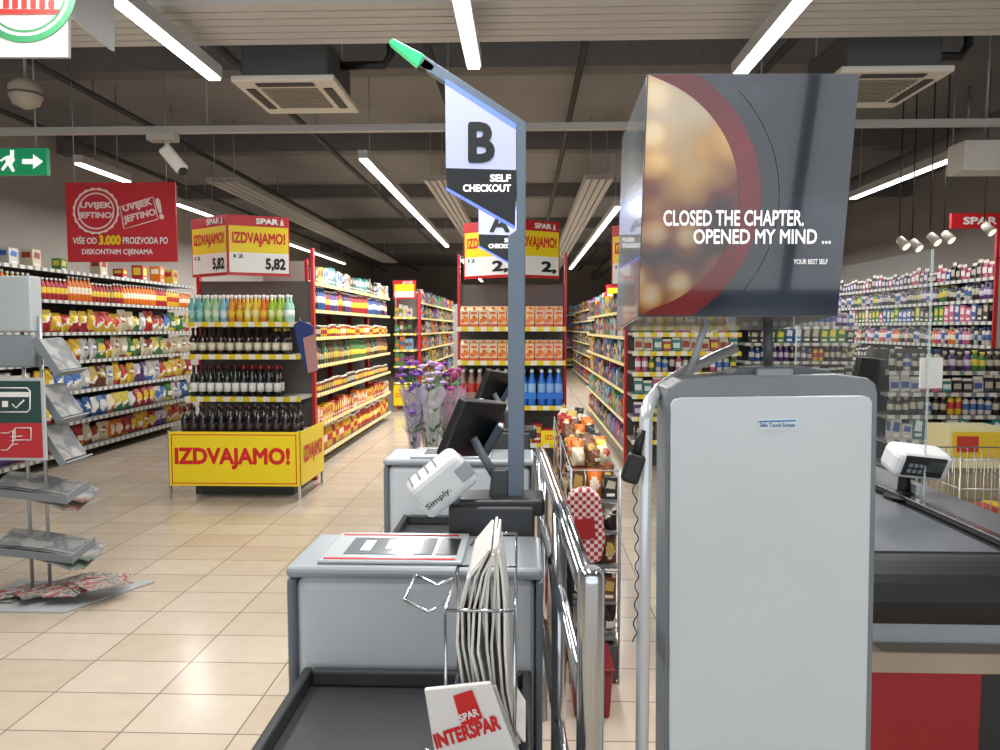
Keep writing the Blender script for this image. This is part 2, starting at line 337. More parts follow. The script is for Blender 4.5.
# ------------------------------------------------------------ products
PM = {}
def pmesh(kind, a, b_, var=0):
    k = (kind, a, b_, var)
    if k in PM: return PM[k]
    A = M(a, .35); B = M(b_, .4); D = M('e9e4d6', .5); mb = MB()
    if kind in ('crisp_bag', 'snack_bag'):
        rg = random.Random(var*7+3); nx, nz = 8, 9; w, h = .195*rg.uniform(.92, 1.05), .265*rg.uniform(.85, 1.05); vs = []; fs = []; ms = []
        cx_, cz_, rr_ = rg.uniform(.35, .65), rg.uniform(.4, .65), rg.uniform(.18, .36); mode = var % 3
        for s_ in (-1, 1):
            for j in range(nz+1):
                for i in range(nx+1):
                    u = i/nx; v = j/nz; t = (math.sin(math.pi*u)**.6)*(math.sin(math.pi*min(1, max(0, (v-.06)/.88)))**.6) if 0 < i < nx and 0 < j < nz else 0
                    ww = w*(1-.1*math.sin(math.pi*v))
                    vs.append(((u-.5)*ww, s_*(.055*t+.002)+.009*math.sin(9*u+7*v+var), v*h-.02*rg.random()*t))
        o2 = (nx+1)*(nz+1)
        for s_ in (0, 1):
            for j in range(nz):
                for i in range(nx):
                    q = s_*o2+j*(nx+1)+i; fs.append((q, q+1, q+nx+2, q+nx+1))
                    u = (i+.5)/nx-cx_; v = (j+.5)/nz-cz_; d = math.hypot(u, v*1.2)
                    if mode == 0: ms.append(1 if d < rr_ and abs(v) > .04 else (2 if d < rr_*1.3 and v < .04 else 0))
                    elif mode == 1: ms.append(1 if v > .12+u*.5 else (2 if v > -.02+u*.5 else 0))
                    else: ms.append(2 if abs(v) < .12 and abs(u) < .35 else (1 if v < -.25 else 0))
        mb.add(vs, fs, ms, True); mats = [A, B, D]
    elif kind == 'drink_bottle':
        pr = [(.028, 0), (.035, .012), (.034, .07), (.035, .08), (.035, .15), (.033, .165), (.022, .205), (.013, .225), (.013, .238), (.016, .24), (.016, .262)]
        mats = [A, B, M('f4f4f0', .4)]; mb.lathe(pr, n=10, mi=[0, 0, 0, 1, 0, 0, 0, 0, 2, 2])
    elif kind == 'tall_bottle':
        mats = [A, B, M(a, .3)]; mb.lathe([(.03, 0), (.034, .01), (.034, .05), (.0345, .052), (.0345, .12), (.034, .122), (.034, .15), (.014, .19), (.013, .235), (.0155, .237), (.0155, .262)], n=10, mi=[0, 0, 0, 1, 0, 0, 0, 0, 2, 2])
    elif kind == 'jar':
        mats = [A, B, M('b9b2a2', .3, .5)]; mb.lathe([(.036, 0), (.042, .01), (.042, .03), (.0425, .032), (.0425, .085), (.042, .088), (.034, .11), (.036, .112), (.036, .132)], n=10, mi=[0, 0, 0, 1, 0, 0, 2, 2])
    elif kind == 'food_box':
        rg = random.Random(var*5+1); hh = .2*rg.uniform(.7, 1.12); f = rg.uniform(.35, .6)
        mats = [A, B, D]; mb.box(-.05, .05, -.05, .05, 0, hh); mb.prism([(-.038, -.0515, hh*f), (.03, -.0515, hh*(f-.05)), (.038, -.0515, hh*.8), (-.02, -.0515, hh*.88)], (0, .0015, 0), 1); mb.box(-.03, .03, -.0515, -.05, hh*.14, hh*.27, 2)
        mb.box(-.0515, -.05, -.035, .035, hh*f, hh*.85, 1); mb.box(.05, .0515, -.035, .035, hh*f, hh*.85, 1)
    elif kind == 'hanging_packet':
        rg = random.Random(var*3+2); hh = rg.uniform(.14, .2)
        mats = [A, B, D]; mb.prism([(-.045, -.004, 0), (.045, -.004, 0), (.048, -.022, .02), (.048, -.022, hh*.7), (.045, -.004, hh*.8), (.045, -.004, hh), (-.045, -.004, hh), (-.045, -.004, hh*.8), (-.048, -.022, hh*.7), (-.048, -.022, .02)], (0, .012, 0))
        mb.box(-.035, .035, -.0235, -.021, hh*.25, hh*.6, 1); mb.box(-.045, .045, -.0055, -.004, hh*.82, hh, 2)
    elif kind == 'juice_carton':
        mats = [A, B, M('e8702a', .4), M('f0801e', .4)]
        mb.box(-.045, .045, -.04, .04, 0, .17); mb.prism([(-.045, -.04, .17), (-.045, .04, .17), (-.045, 0, .2)], (.09, 0, 0), 0)
        mb.box(-.045, .045, -.002, .002, .2, .215, 0); mb.lathe([(.014, .185), (.014, .21)], (0, -.025, 0), 10, 3)
        mb.box(-.0455, .0455, -.0405, .0405, .0, .03, 1)
        for (x_, z_, r_, m_) in ((.014, .078, .028, 3), (-.018, .062, .024, 2), (.0, .1, .018, 3)):
            mb.add([(x_+r_*math.cos(t*math.pi/5), -.0412-.0001*m_, z_+r_*math.sin(t*math.pi/5)) for t in range(10)], [tuple(range(10))], m_)
        mb.box(-.03, .03, -.0415, -.04, .13, .155, 1)
    elif kind == 'pump_bottle':
        rg = random.Random(var+9); s_ = rg.uniform(.85, 1.3); w_ = rg.uniform(.9, 1.15)
        mats = [A, B, D]; mb.lathe([(r_*w_, z_*s_) for r_, z_ in [(.024, 0), (.03, .01), (.03, .05), (.0305, .052), (.0305, .11), (.03, .112), (.028, .14), (.012, .155), (.012, .165), (.02, .167), (.02, .19)]], n=10, mi=[0, 0, 0, 1, 0, 0, 0, 1, 1, 1])
    elif kind == 'water_pack':
        mats = [A, B, M('e8eef4', .3)]
        for i in range(3):
            for j in range(2):
                mb.lathe([(.03, 0), (.037, .01), (.037, .1), (.0375, .102), (.0375, .17), (.036, .18), (.014, .24), (.014, .255), (.017, .256), (.017, .275)], ((i-1)*.076, (j-.5)*.076, 0), 8, [0, 0, 0, 1, 0, 0, 0, 2, 2])
        mb.box(-.116, .116, -.0775, .0775, .05, .1, 0)
    me = mb.mesh(kind, mats); PM[k] = me; return me
VK = ('crisp_bag', 'snack_bag', 'food_box', 'pump_bottle', 'hanging_packet')
def put(kind, a, b_, loc, rot, label, cat, group, jit=.06):
    o = bpy.data.objects.new(kind, pmesh(kind, a, b_, random.randrange(6) if kind in VK else 0)); C.objects.link(o); o.location = loc; o.rotation_euler = (0, 0, rot+random.uniform(-jit, jit))
    return tag(o, label, cat, group)
PAL = {'red': ('a82a2e', 'e6c83a'), 'yellow': ('d9b130', 'b8352b'), 'orange': ('d8721e', 'ecdfc6'), 'green': ('46783c', 'd8c84a'), 'blue': ('2f5a96', 'd9d9d9'),
       'white': ('c9c6be', '3f6fb5'), 'brown': ('6b4226', 'c9a858'), 'purple': ('5f3f78', 'd0c6d6'), 'pink': ('bd5e7d', 'e6dce0'), 'dark': ('2a2624', 'b8b2a0'),
       'teal': ('2f7f79', 'dfe6e6'), 'cream': ('cdc1a0', '9a3c2e')}
CATS = {'crisp_bag': ('crisp bag', 'snack bag', .172), 'drink_bottle': ('plastic drink bottle', 'bottle', .078), 'tall_bottle': ('glass bottle', 'bottle', .078), 'jar': ('glass jar', 'jar', .09),
        'food_box': ('food carton', 'box', .108), 'juice_carton': ('juice carton', 'carton', .1), 'pump_bottle': ('cosmetic bottle', 'cosmetics', .072), 'hanging_packet': ('hanging packet', 'packet', .1)}
ORD = ['lowest', 'second', 'third', 'fourth', 'fifth', 'sixth', 'seventh', 'eighth']
def runrow(kind, cols, a0, a1, fixed, z, axis, rot, where, tier, runlen=3, jit=.06, zv=.12):
    w = CATS[kind][2]; n = int((a1-a0)/w); off = (a1-a0-n*w)/2; c = random.choice(cols); left = random.randint(2, runlen+1); sc = 1
    for i in range(n):
        if left == 0: c = random.choice(cols); left = random.randint(1, runlen); sc = random.uniform(1-zv, 1+zv)
        left -= 1
        t = a0+off+w*(i+.5)
        loc = (t, fixed, z+.001) if axis == 'x' else (fixed, t, z+.001)
        nm = '%s %s, %s shelf up, %s' % (c, CATS[kind][0], ORD[tier], where)
        o = put(kind, PAL[c][0], PAL[c][1], loc, rot, nm, CATS[kind][1], '%s %ss, %s shelf, %s' % (c, CATS[kind][0], ORD[tier], where), jit)
        o.scale = (1, 1, sc)
def shelving(name, label, x0, x1, y0, y1, ztop, zs, face, strip=STRIPG, upr=RED, back=M('6a6660', .6), bays=1.25):
    p = thing(name, label, 'shelving', ((x0+x1)/2, (y0+y1)/2, 0))
    t = .03
    if face == '+x': MB().box(x0, x0+t, y0, y1, .0, ztop).build('back_panel', back, p)
    elif face == '-x': MB().box(x1-t, x1, y0, y1, 0, ztop).build('back_panel', back, p)
    else: MB().box(x0, x1, y1-t, y1, 0, ztop).build('back_panel', back, p)
    if face in ('+x', '-x'):
        n = max(1, round((y1-y0)/bays))
        for i in range(n+1):
            y = y0+(y1-y0-.03)*i/n; xx = (x0+t, x0+t+.06) if face == '+x' else (x1-t-.06, x1-t)
            MB().box(xx[0], xx[1], y, y+.03, 0, ztop).build('upright', upr, p)
        if upr is RED:
            MB().box(x0, x1, y0-.012, y0, 0, ztop).build('end_panel', M('a9a6a0', .5), p)
            xx = (x1-.03, x1) if face == '+x' else (x0, x0+.03)
            MB().box(xx[0], xx[1], y0-.014, y0+.02, 0, ztop+.02).build('end_post', RED, p)
    else:
        for x in (x0, x1-.03): MB().box(x, x+.03, y1-t-.05, y1-t, 0, ztop+.02).build('upright', upr, p)
    for i, z in enumerate(zs):
        if face == '+x': s = MB().box(x0+t, x1-.012, y0+.031, y1-.031, z-.025, z); e = MB().box(x1-.012, x1, y0+.031, y1-.031, z-.035, z+.003)
        elif face == '-x': s = MB().box(x0+.012, x1-t, y0+.031, y1-.031, z-.025, z); e = MB().box(x0, x0+.012, y0+.031, y1-.031, z-.035, z+.003)
        else: s = MB().box(x0, x1, y0+.012, y1-t, z-.025, z); e = MB().box(x0, x1, y0, y0+.012, z-.035, z+.003)
        so = s.build('shelf', M('7d7e7e', .45), p); e.build('price_strip', strip, so)
    return p
zs = [.14, .47, .82, 1.17, 1.5, 1.86, 2.2]
shelving('wall_shelving', 'long wall shelf run of crisps and drinks at left', -5.8, -5.2, 5.6, 11.7, 2.25, zs, '+x', upr=M('7c7e80', .4))
LC = {0: ['red', 'yellow', 'orange', 'purple', 'cream'], 1: ['green', 'yellow', 'red', 'orange', 'blue', 'white'], 2: ['yellow', 'red', 'white', 'purple', 'orange', 'brown'], 3: ['white', 'green', 'yellow', 'blue', 'cream', 'red'], 4: ['cream', 'yellow', 'white', 'green', 'red']}
where = 'left wall run'
for i in range(5): runrow('crisp_bag', LC[i], 6.9, 11.6, -5.32, zs[i], 'y', math.pi/2, where, i, 2, .3)
runrow('drink_bottle', ['orange', 'red', 'orange', 'yellow', 'brown'], 7.0, 11.6, -5.26, zs[5], 'y', math.pi/2, where, 5, 6)
for i, (yy, c, s1, s2) in enumerate([(7.3, 'white', 1.6, 1.5), (7.62, 'white', 1.5, 1.2), (8.0, 'cream', 1.4, 1.0), (8.5, 'green', 1.1, .9), (9.3, 'cream', 1.4, 1.1), (9.8, 'red', 1.3, .9), (10.3, 'red', 1.5, 1.1), (10.8, 'orange', 1.5, 1.2), (11.2, 'yellow', 1.6, 1.1)]):
    o = put('food_box', PAL[c][0], PAL[c][1], (-5.42, yy, 2.201), math.pi/2, '%s storage carton, %s from the near end on top of left wall run' % (c, NTH[i]), 'box', 'cartons on top of the left wall run')
    o.scale = (s1, s1, s2)
zs2 = [.14, .48, .82, 1.14, 1.45, 1.75, 2.05]
shelving('gondola_shelving', 'red framed gondola shelf run beside the left aisle', -2.75, -2.28, 7.75, 12.5, 2.25, zs2, '+x', STRIP, RED)
where = 'left aisle gondola'
kk = ['drink_bottle', 'food_box', 'jar', 'tall_bottle', 'jar', 'drink_bottle', 'food_box']
cc = [['yellow', 'orange', 'red'], ['orange', 'yellow', 'cream', 'red'], ['red', 'brown', 'dark'], ['dark', 'green', 'brown'], ['orange', 'red', 'yellow', 'dark'], ['dark', 'red', 'purple', 'blue'], ['teal', 'yellow', 'white', 'dark']]
for i in range(7): runrow(kk[i], cc[i], 7.85, 12.4, -2.345, zs2[i], 'y', math.pi/2, where, i, 4)
STC = [M(c, .5) for c in ('a5332b', 'c9a52a', '3b5e8f', 'b9b4a8', '4b7a3f', '6a4226', '2d2a2a', 'bf6a30', '80407a', '6f9fb5', '222a26', '7a7a76', 'b85a80', '2f8a80')]
def stuff(x0, x1, y0, y1, zs, face, label, step=.13, hh=(.14, .27), pal=None):
    mb = MB(); pal = pal or range(12)
    for z in zs:
        t = (y0 if face != '-y' else x0)+.02; end = (y1 if face != '-y' else x1)-.02; c = random.choice(pal)
        while t < end-step:
            if random.random() < .45: c = random.choice(pal)
            w = step*random.uniform(.7, 1); h = random.uniform(*hh); c2 = random.choice(pal)
            for (z0_, z1_, cc_, e) in ((z+.001, z+h, c, 0), (z+h*.35, z+h*.65, c2, .003)):
                if face == '+x': mb.box(x1-.14, x1-.03+e, t+.004, t+w*.94-.004*bool(e), z0_, z1_, cc_)
                elif face == '-x': mb.box(x0+.03-e, x0+.14, t+.004, t+w*.94-.004*bool(e), z0_, z1_, cc_)
                else: mb.box(t+.004, t+w*.94-.004*bool(e), y0+.03-e, y0+.14, z0_, z1_, cc_)
            t += w
    tag(mb.build('shelf_groceries', STC), label, 'groceries', None, 'stuff')
shelving('gondola_shelving', 'second gondola further down the left aisle', -2.5, -2.0, 14.2, 21, 2.25, zs2, '+x', STRIP, RED)
stuff(-2.5, -2.0, 14.25, 20.9, zs2, '+x', 'crowded small groceries on the second gondola down the left aisle')
shelving('gondola_shelving', 'distant gondola at the end of the left aisle', -2.5, -1.9, 22, 28, 2.25, zs2, '+x', STRIP, RED)
stuff(-2.5, -1.9, 22, 28, zs2, '+x', 'crowded small groceries on the distant left aisle gondola', .2)
shelving('gondola_shelving', 'gondola along the right aisle with its left face showing', 1.65, 2.15, 15.6, 26, 2.25, zs2, '-x', STRIP, RED)
stuff(1.65, 2.15, 15.6, 26, zs2, '-x', 'crowded small groceries on the left face of the right aisle gondola', .18)
shelving('gondola_shelving', 'back wall shelving at the end of both aisles', -5, 6, 28.6, 29.2, 2.2, zs2[::2], '-y', STRIP, RED)
stuff(-5, 6, 28.6, 29.2, zs2[::2], '-y', 'crowded groceries on the back wall shelving', .35, (.3, .5))
shelving('gondola_shelving', 'cross shelf standing behind the left endcap', -5.1, -2.9, 13.2, 13.7, 2.3, zs2, '-y', STRIP, RED)
stuff(-5.1, -2.9, 13.2, 13.7, zs2, '-y', 'crowded groceries on the cross shelf behind the left endcap', .16)
for x0, x1, yy, l in ((-2.42, -2.0, 13.55, 'small end shelf with yellow skirt in the left aisle'), (1.62, 2.15, 15.0, 'small end shelf with yellow skirt in the right aisle')):
    p = shelving('end_shelf', l, x0, x1, yy, yy+.45, 2.2, [.55, .85, 1.15, 1.45, 1.75], '-y', STRIP, RED)
    MB().box(x0, x1, yy-.03, yy-.01, .12, .5).build('skirt', YEL, p)
    P = V3((x0+.03, yy-.03, .25)); txt('IZDVAJAMO!', P, V3((x1-x0-.06, 0, 0)), V3((0, 0, .1)), TRED, p)
    MB().box(x0, x1, yy, yy+.02, 2.08, 2.42).build('header', RED, p)
    MB().box(x0+.03, x1-.03, yy-.004, yy, 2.11, 2.22).build('price_field', WHT, p); MB().box(x0+.03, x1-.03, yy-.004, yy, 2.22, 2.35).build('title_field', YEL, p)
    txt('SPAR', V3((x1-.25, yy, 2.36)), V3((.2, 0, 0)), V3((0, 0, .045)), WHT, p)
    stuff(x0, x1, yy, yy+.45, [.55, .85, 1.15, 1.45, 1.75], '-y', 'small packs stacked on the %s' % l, .1, (.15, .25))
# ------------------------------------------------------------ endcaps
def header_panel(A, B, zb, zt, parent, price, small):
    A = V3(A); B = V3(B); U = B-A; n = U.cross(V3((0, 0, 1))).normalized()
    def q(f0, f1, mat, name, e=0, x0=0, x1=1):
        a = A+U*x0; c = A+U*x1
        pts = [V3((a.x, a.y, zb+(zt-zb)*f0)), V3((c.x, c.y, zb+(zt-zb)*f0)), V3((c.x, c.y, zb+(zt-zb)*f1)), V3((a.x, a.y, zb+(zt-zb)*f1))]
        return MB().prism([p_+n*e for p_ in pts], -n*.01 if e == 0 else -n*e*.9).build(name, mat, parent)
    q(0, 1, RED, 'header_board'); q(.05, .38, WHT, 'price_field', .004, .03, .98); q(.38, .82, YEL, 'title_field', .004, .03, .98)
    def t(s, f0, f1, x0, x1, m, b=.03):
        P = A+U*x0+n*.004; P.z = zb+(zt-zb)*f0; txt(s, P, U*(x1-x0), V3((0, 0, (zt-zb)*(f1-f0))), m, parent, bold=b)
    t('SPAR', .86, .96, .46, .82, WHT, .05); t('IZDVAJAMO!', .48, .72, .08, .93, TRED, .04); t(price, .08, .3, .6, .93, TBK, .05)
    if small: t(small, .29, .35, .1, .25, TBK)
    def pt(x, f): P = A+U*x+n*.006; P.z = zb+(zt-zb)*f; return P
    MB().add([pt(.84, .855), pt(.92, .855), pt(.88, .9)], [(0, 1, 2)]).add([pt(.848, .885), pt(.912, .885), pt(.88, .93)], [(0, 1, 2)]).add([pt(.856, .915), pt(.904, .915), pt(.88, .965)], [(0, 1, 2)]).build('tree_emblem', WHT, parent, recalc=False)
def endcap(label, x0, x1, yf, zs, htop, hz, hdr, price, skirt=True):
    dp = .42
    p = thing('endcap_shelving', label, 'shelving', ((x0+x1)/2, yf+.2, 0))
    MB().box(x0, x1, yf+dp, yf+dp+.03, 0, 2.02).build('back_panel', M('5d5854', .6), p)
    for x in (x0-.03, x1): MB().box(x, x+.03, yf+dp-.03, yf+dp+.03, 0, 2.35).build('upright', RED, p)
    for z in zs:
        so = MB().box(x0, x1, yf+.012, yf+dp, z-.03, z).build('shelf', M('9c9a92', .4), p)
        MB().box(x0, x1, yf, yf+.012, z-.045, z+.003).build('price_strip', STRIP, so)
    if skirt:
        y0 = yf-.5; zb, zt = .13, .62
        MB().box(x0+.07, x1+.13, y0+.03, yf+.3, .53, .56).build('base_shelf', STEEL, p)
        MB().box(x0+.2, x1, y0+.25, yf+.3, .0, .08).build('plinth', DGR, p)
        MB().box(x0+.08, x1+.13, y0, y0+.012, zb, zt).build('skirt', YEL, p)
        MB().box(x1+.13, x1+.142, y0+.05, yf+.27, zb, zt).build('side_skirt', YEL, p)
        for x in (x0+.06, x1+.11):
            for y in (y0+.02, yf+.26): MB().box(x, x+.02, y, y+.02, 0, zt+.01).build('leg', CHR, p)
        w = x1-x0+.05
        txt('IZDVAJAMO!', V3((x0+.13, y0, zb+.15)), V3((w-.13, 0, 0)), V3((0, 0, .2)), TRED, p, bold=.045)
        txt('IZDVAJAMO!', V3((x1+.142, y0+.1, zb+.15)), V3((0, .6, 0)), V3((0, 0, .2)), TRED, p, bold=.045)
        for za in (zb+.02, zt-.03): MB().box(x0+.1, x1+.11, y0-.002, y0, za, za+.008).build('skirt_border', TRED, p)
        for xa in (x0+.1, x1+.1): MB().box(xa, xa+.008, y0-.002, y0, zb+.02, zt-.03).build('skirt_border', TRED, p)
    (lx, ly), (cx, cy), (rx, ry) = hdr
    header_panel((lx, ly, 0), (cx, cy, 0), hz, htop, p, price, '12'); header_panel((cx, cy, 0), (rx, ry, 0), hz, htop, p, price, '12')
    return p
x0, x1, yf = -3.28, -2.15, 7.0
z1 = [wz(398, yf), wz(355, yf), wz(322, yf)]
endcap('left promotional endcap with bottles above a yellow lettered skirt', x0, x1, yf, z1, 2.62, 2.05,
       ((wx(194, 7.3), 7.3), (wx(229, 6.95), 6.95), (wx(291, 7.2), 7.2)), '5,82')
def bottle_rows(x0, x1, y, z, cols, name, desc, tier, step=.085, tall=1.0):
    n = int((x1-x0)/step)
    for i in range(n):
        cn, body, lab, cap = cols[int(i*len(cols)/n)]
        key = ('eb', body, lab, cap)
        if key not in PM:
            B_ = MB().lathe([(.03, 0), (.034, .01), (.034, .15), (.026, .175), (.014, .195), (.013, .235)], n=12).mesh('glass_body', M(body, .12, coat=.5))
            L_ = MB().lathe([(.0346, .04), (.0346, .115)], n=12).mesh('paper_label', M(lab, .5))
            C_ = MB().lathe([(.0155, .228), (.0155, .262)], n=12).mesh('cap', M(cap, .35))
            PM[key] = (B_, L_, C_)
        B_, L_, C_ = PM[key]
        o = bpy.data.objects.new(name, B_); C.objects.link(o); o.location = (x0+step*(i+.5), y, z+.001); o.scale = (1, 1, tall)
        tag(o, '%s %s %s' % (cn, desc, tier), 'bottle', '%s %s %s' % (cn, desc, tier))
        for nm, me in (('paper_label', L_), ('cap', C_)):
            c = bpy.data.objects.new(nm, me); C.objects.link(c); c.parent = o
TL = 'of the left endcap'
for dy, nm in ((.08, 'front row'), (.18, 'back row')):
    bottle_rows(x0+.02, x1-.02, yf+dy, z1[2], [('turquoise', '6fb9b4', '9ed4cf', 'e8e8e0'), ('pale green', 'a9d2a0', 'd5ecd0', 'f0f0ea'), ('light blue', '7fc2d8', 'd6eef5', 'ffffff'), ('amber', 'd8922a', 'f0c93c', 'ffffff'), ('yellow', 'e8c840', 'f5ea9a', 'ffffff'), ('orange', 'e2762a', 'f6c13b', 'ffffff'), ('lime', 'a6c93e', 'e5f0a0', 'ffffff'), ('mint', '9fd8bf', 'e1f3ea', 'ffffff')], 'drink_bottle', 'soft drink bottle, %s, top shelf' % nm, TL, .078)
    bottle_rows(x0+.02, x1-.1, yf+dy, z1[1], [('dark brown', '2a1a14', 'e9dfc4', '1a1412')]*3+[('black', '151213', 'efe7d2', 'c7a144')], 'wine_bottle', 'bottle, cream label, %s, middle shelf' % nm, TL, .09, .98)
    bottle_rows(x0+.02, x1-.2, yf+dy, z1[0], [('dark green', '16201a', 'f4f2ec', '4e1a1c'), ('black', '101012', 'f0eee6', '8e2024')], 'wine_bottle', 'bottle, white label, %s, lower shelf' % nm, TL, .082, 1.15)
bottle_rows(x0+.12, x1+.1, yf-.35, .56, [('black', '120d10', '3a2c2a', '2b0f12')], 'wine_bottle', 'wine bottle, front row behind the yellow skirt', TL, .085, 1.05)
bottle_rows(x0+.12, x1+.1, yf-.2, .56, [('black', '120d10', '3a2c2a', '2b0f12')], 'wine_bottle', 'wine bottle, back row behind the yellow skirt', TL, .085, 1.05)
p = thing('hanging_apron', 'blue and rose cloth hanging at the right side of the left endcap', 'cloth', W(307, 372, 6.93))
MB().prism([W(293, 325, 6.93), W(300, 320, 6.93), (W(313, 326, 6.93)), W(316, 372, 6.93), W(304, 370, 6.93)], (0, .03, 0)).build('cloth', M('2c3f7a', .8, noise=.2, nscale=30), p, .01)
MB().prism([W(303, 338, 6.92), W(315, 334, 6.92), W(318, 370, 6.92), W(308, 373, 6.92)], (0, .008, 0)).build('cloth_flap', M('b98a86', .8), p)
MB().tube([W(300, 322, 6.94), W(300, 318, 7.38)], .004, 6).build('hook', STEEL, p)
# centre endcap
x0, x1, yf = wx(457, 7.65), wx(566, 7.65), 7.65
z2 = [.35, wz(406, yf), wz(361, yf), wz(327, yf)]
endcap('centre promotional endcap of juice cartons and water between the two aisles', x0, x1, yf, z2, 2.66, 2.07,
       ((wx(464, 7.95), 7.95), (wx(512, 7.6), 7.6), (wx(559, 7.9), 7.9)), '2,', False)
for t_, nm in ((3, 'upper'), (2, 'lower')):
    for j in (0, 1):
        n = 11; st = (x1-x0-.06)/n
        for i in range(n):
            c = 'cream' if i < 4 else ('orange' if i < 8 else 'pink')
            cA = {'cream': ('ecd8b4', 'd9602f'), 'orange': ('f0c890', 'e07020'), 'pink': ('eec0a0', 'd85a3a')}[c]
            put('juice_carton', cA[0], cA[1], (x0+.03+st*(i+.5), yf+.08+j*.12, z2[t_]+.001), 0, '%s juice carton, %s row, %s carton shelf of the centre endcap' % (c, ['front', 'back'][j], nm), 'carton', '%s cartons %s %s centre endcap' % (c, nm, ['front', 'back'][j]))
for i in range(4):
    for j in range(2):
        c = [('9a7a70', 'c03c34'), ('c0b8b0', 'b8442e'), ('2f7fe0', '9fc8f0'), ('2a74d8', '8ab8ea')][i]
        o = put('water_pack', c[0], c[1], (x0+.14+i*.275, yf+.11+.18*j, z2[1]+.001), 0, '%s bottle multipack, %s from left, %s row under the juice cartons' % (['clear', 'clear', 'blue', 'blue'][i], NTH[i], ['front', 'back'][j]), 'multipack', 'multipacks on the centre endcap'); o.scale = (1.15, 1.05, 1.35)
runrow('food_box', ['yellow', 'red'], x0, x1, yf+.1, z2[0], 'x', 0, 'centre endcap', 0)
# right endcap : densely hung packets
x0, x1, yf = wx(633, 7.9), wx(742, 7.9), 7.9
z3 = [.35, .6, .84, 1.08, 1.3, 1.5]
endcap('right endcap of hanging packets mostly hidden behind the tall cabinet', x0, x1, yf, z3, 2.66, 2.0,
       ((wx(611, 8.2), 8.2), (wx(655, 7.8), 7.8), (wx(720, 8.1), 8.1)), '9', False)
for t_ in range(6):
    runrow(['food_box', 'hanging_packet', 'hanging_packet', 'pump_bottle', 'hanging_packet', 'hanging_packet'][t_], [['green', 'dark', 'white', 'brown'], ['white', 'dark', 'purple', 'green'], ['dark', 'green', 'pink', 'yellow', 'teal'], ['pink', 'white', 'green', 'dark'], ['dark', 'cream', 'teal', 'red'], ['pink', 'green', 'white', 'purple']][t_], x0, x1, yf+.07, z3[t_], 'x', 0, 'right endcap', t_, 1)
xg = wx(633, 7.9)
shelving('gondola_shelving', 'gondola behind the right endcap facing the right aisle', xg, xg+.5, 8.45, 13.8, 1.9, zs2[:6], '-x', STRIP, RED)
stuff(xg, xg+.5, 8.5, 13.7, zs2[:6], '-x', 'crowded household goods on the gondola behind the right endcap', .12)
# right cosmetics run
CB = M('5d5b58', .6)
PAL['white'] = ('c2bfb8', '3f5f9a')
zs4 = [.14, .5, .82, 1.1, 1.36, 1.62, 1.86, 2.1]
p = shelving('wall_shelving', 'cosmetics shelf run along the right side with red end post', 5.0, 5.5, 8.1, 17, 2.3, zs4, '-x', STRIPG, RED, CB)
MB().box(4.5, 5.4, 8.06, 8.1, 2.6, 2.76).build('header', RED, p)
txt('SPAR', V3((4.62, 8.06, 2.64)), V3((.35, 0, 0)), V3((0, 0, .08)), WHT, p, bold=.04)
for x in (4.98, 5.36): MB().box(x, x+.03, 8.065, 8.1, 2.3, 2.61).build('header_post', RED, p)
where = 'right cosmetics run'
cc = [['white', 'blue'], ['white', 'teal', 'blue', 'dark'], ['white', 'green', 'yellow', 'dark', 'orange'], ['dark', 'green', 'teal', 'purple'], ['white', 'purple', 'pink', 'dark', 'orange'], ['dark', 'blue', 'green', 'pink'], ['green', 'purple', 'dark', 'white'], ['purple', 'pink', 'dark', 'blue']]
for i in range(1, 8): runrow(['pump_bottle', 'food_box', 'pump_bottle', 'hanging_packet'][i % 4], cc[i], 8.2, 12.2, 5.06, zs4[i], 'y', -math.pi/2, where, i, 2)
CPAL = [2, 3, 4, 6, 8, 9, 10, 11, 3, 12, 13, 1, 7]
stuff(5.0, 5.5, 12.3, 16.9, zs4[1:], '-x', 'crowded cosmetics on the far half of the right run', .11, (.12, .22), CPAL)
zl = [.3, .6, .88, 1.13, 1.36, 1.57]
shelving('gondola_shelving', 'low cosmetics gondola facing the tills behind the advertising box', 2.75, 4.2, 9.4, 9.9, 1.72, zl, '-y', STRIPG, M('b9b6b0', .5), CB)
for i, z in enumerate(zl[1:]):
    runrow(['pump_bottle', 'hanging_packet', 'pump_bottle', 'food_box', 'pump_bottle'][i], [['purple', 'blue', 'white'], ['white', 'teal', 'dark', 'pink'], ['blue', 'yellow', 'dark', 'purple'], ['dark', 'blue', 'yellow', 'green'], ['blue', 'white', 'purple', 'orange']][i], 2.8, 4.15, 9.46, z, 'x', 0, 'low cosmetics gondola', i+1, 2)
shelving('gondola_shelving', 'tall cosmetics gondola standing far behind at right', 2.6, 4.7, 13.2, 13.8, 2.5, [.5, .9, 1.3, 1.65, 1.95, 2.2], '-y', STRIPG, M('b9b6b0', .5), CB)
stuff(2.6, 4.7, 13.2, 13.8, [.5, .9, 1.3, 1.65, 1.95, 2.2], '-y', 'crowded cosmetics on the tall far gondola', .13, (.16, .3), CPAL)
zd = [.22, .46, .7, .92, 1.13]
shelving('display_shelf', 'dark display shelf of small bottles facing the tills near the right edge', 3.5, 4.85, 7.3, 7.7, 1.34, zd, '-y', STRIPG, M('5a5754', .5), M('3c3a38', .6))
for i, z in enumerate(zd):
    runrow(['pump_bottle', 'food_box', 'pump_bottle', 'hanging_packet', 'pump_bottle'][i], [['dark', 'purple', 'pink', 'green'], ['dark', 'teal', 'green', 'white'], ['dark', 'blue', 'yellow', 'white', 'orange'], ['pink', 'white', 'teal', 'dark'], ['dark', 'green', 'purple', 'white']][i], 3.54, 4.8, 7.37, z, 'x', 0, 'near display shelf', i, 2)
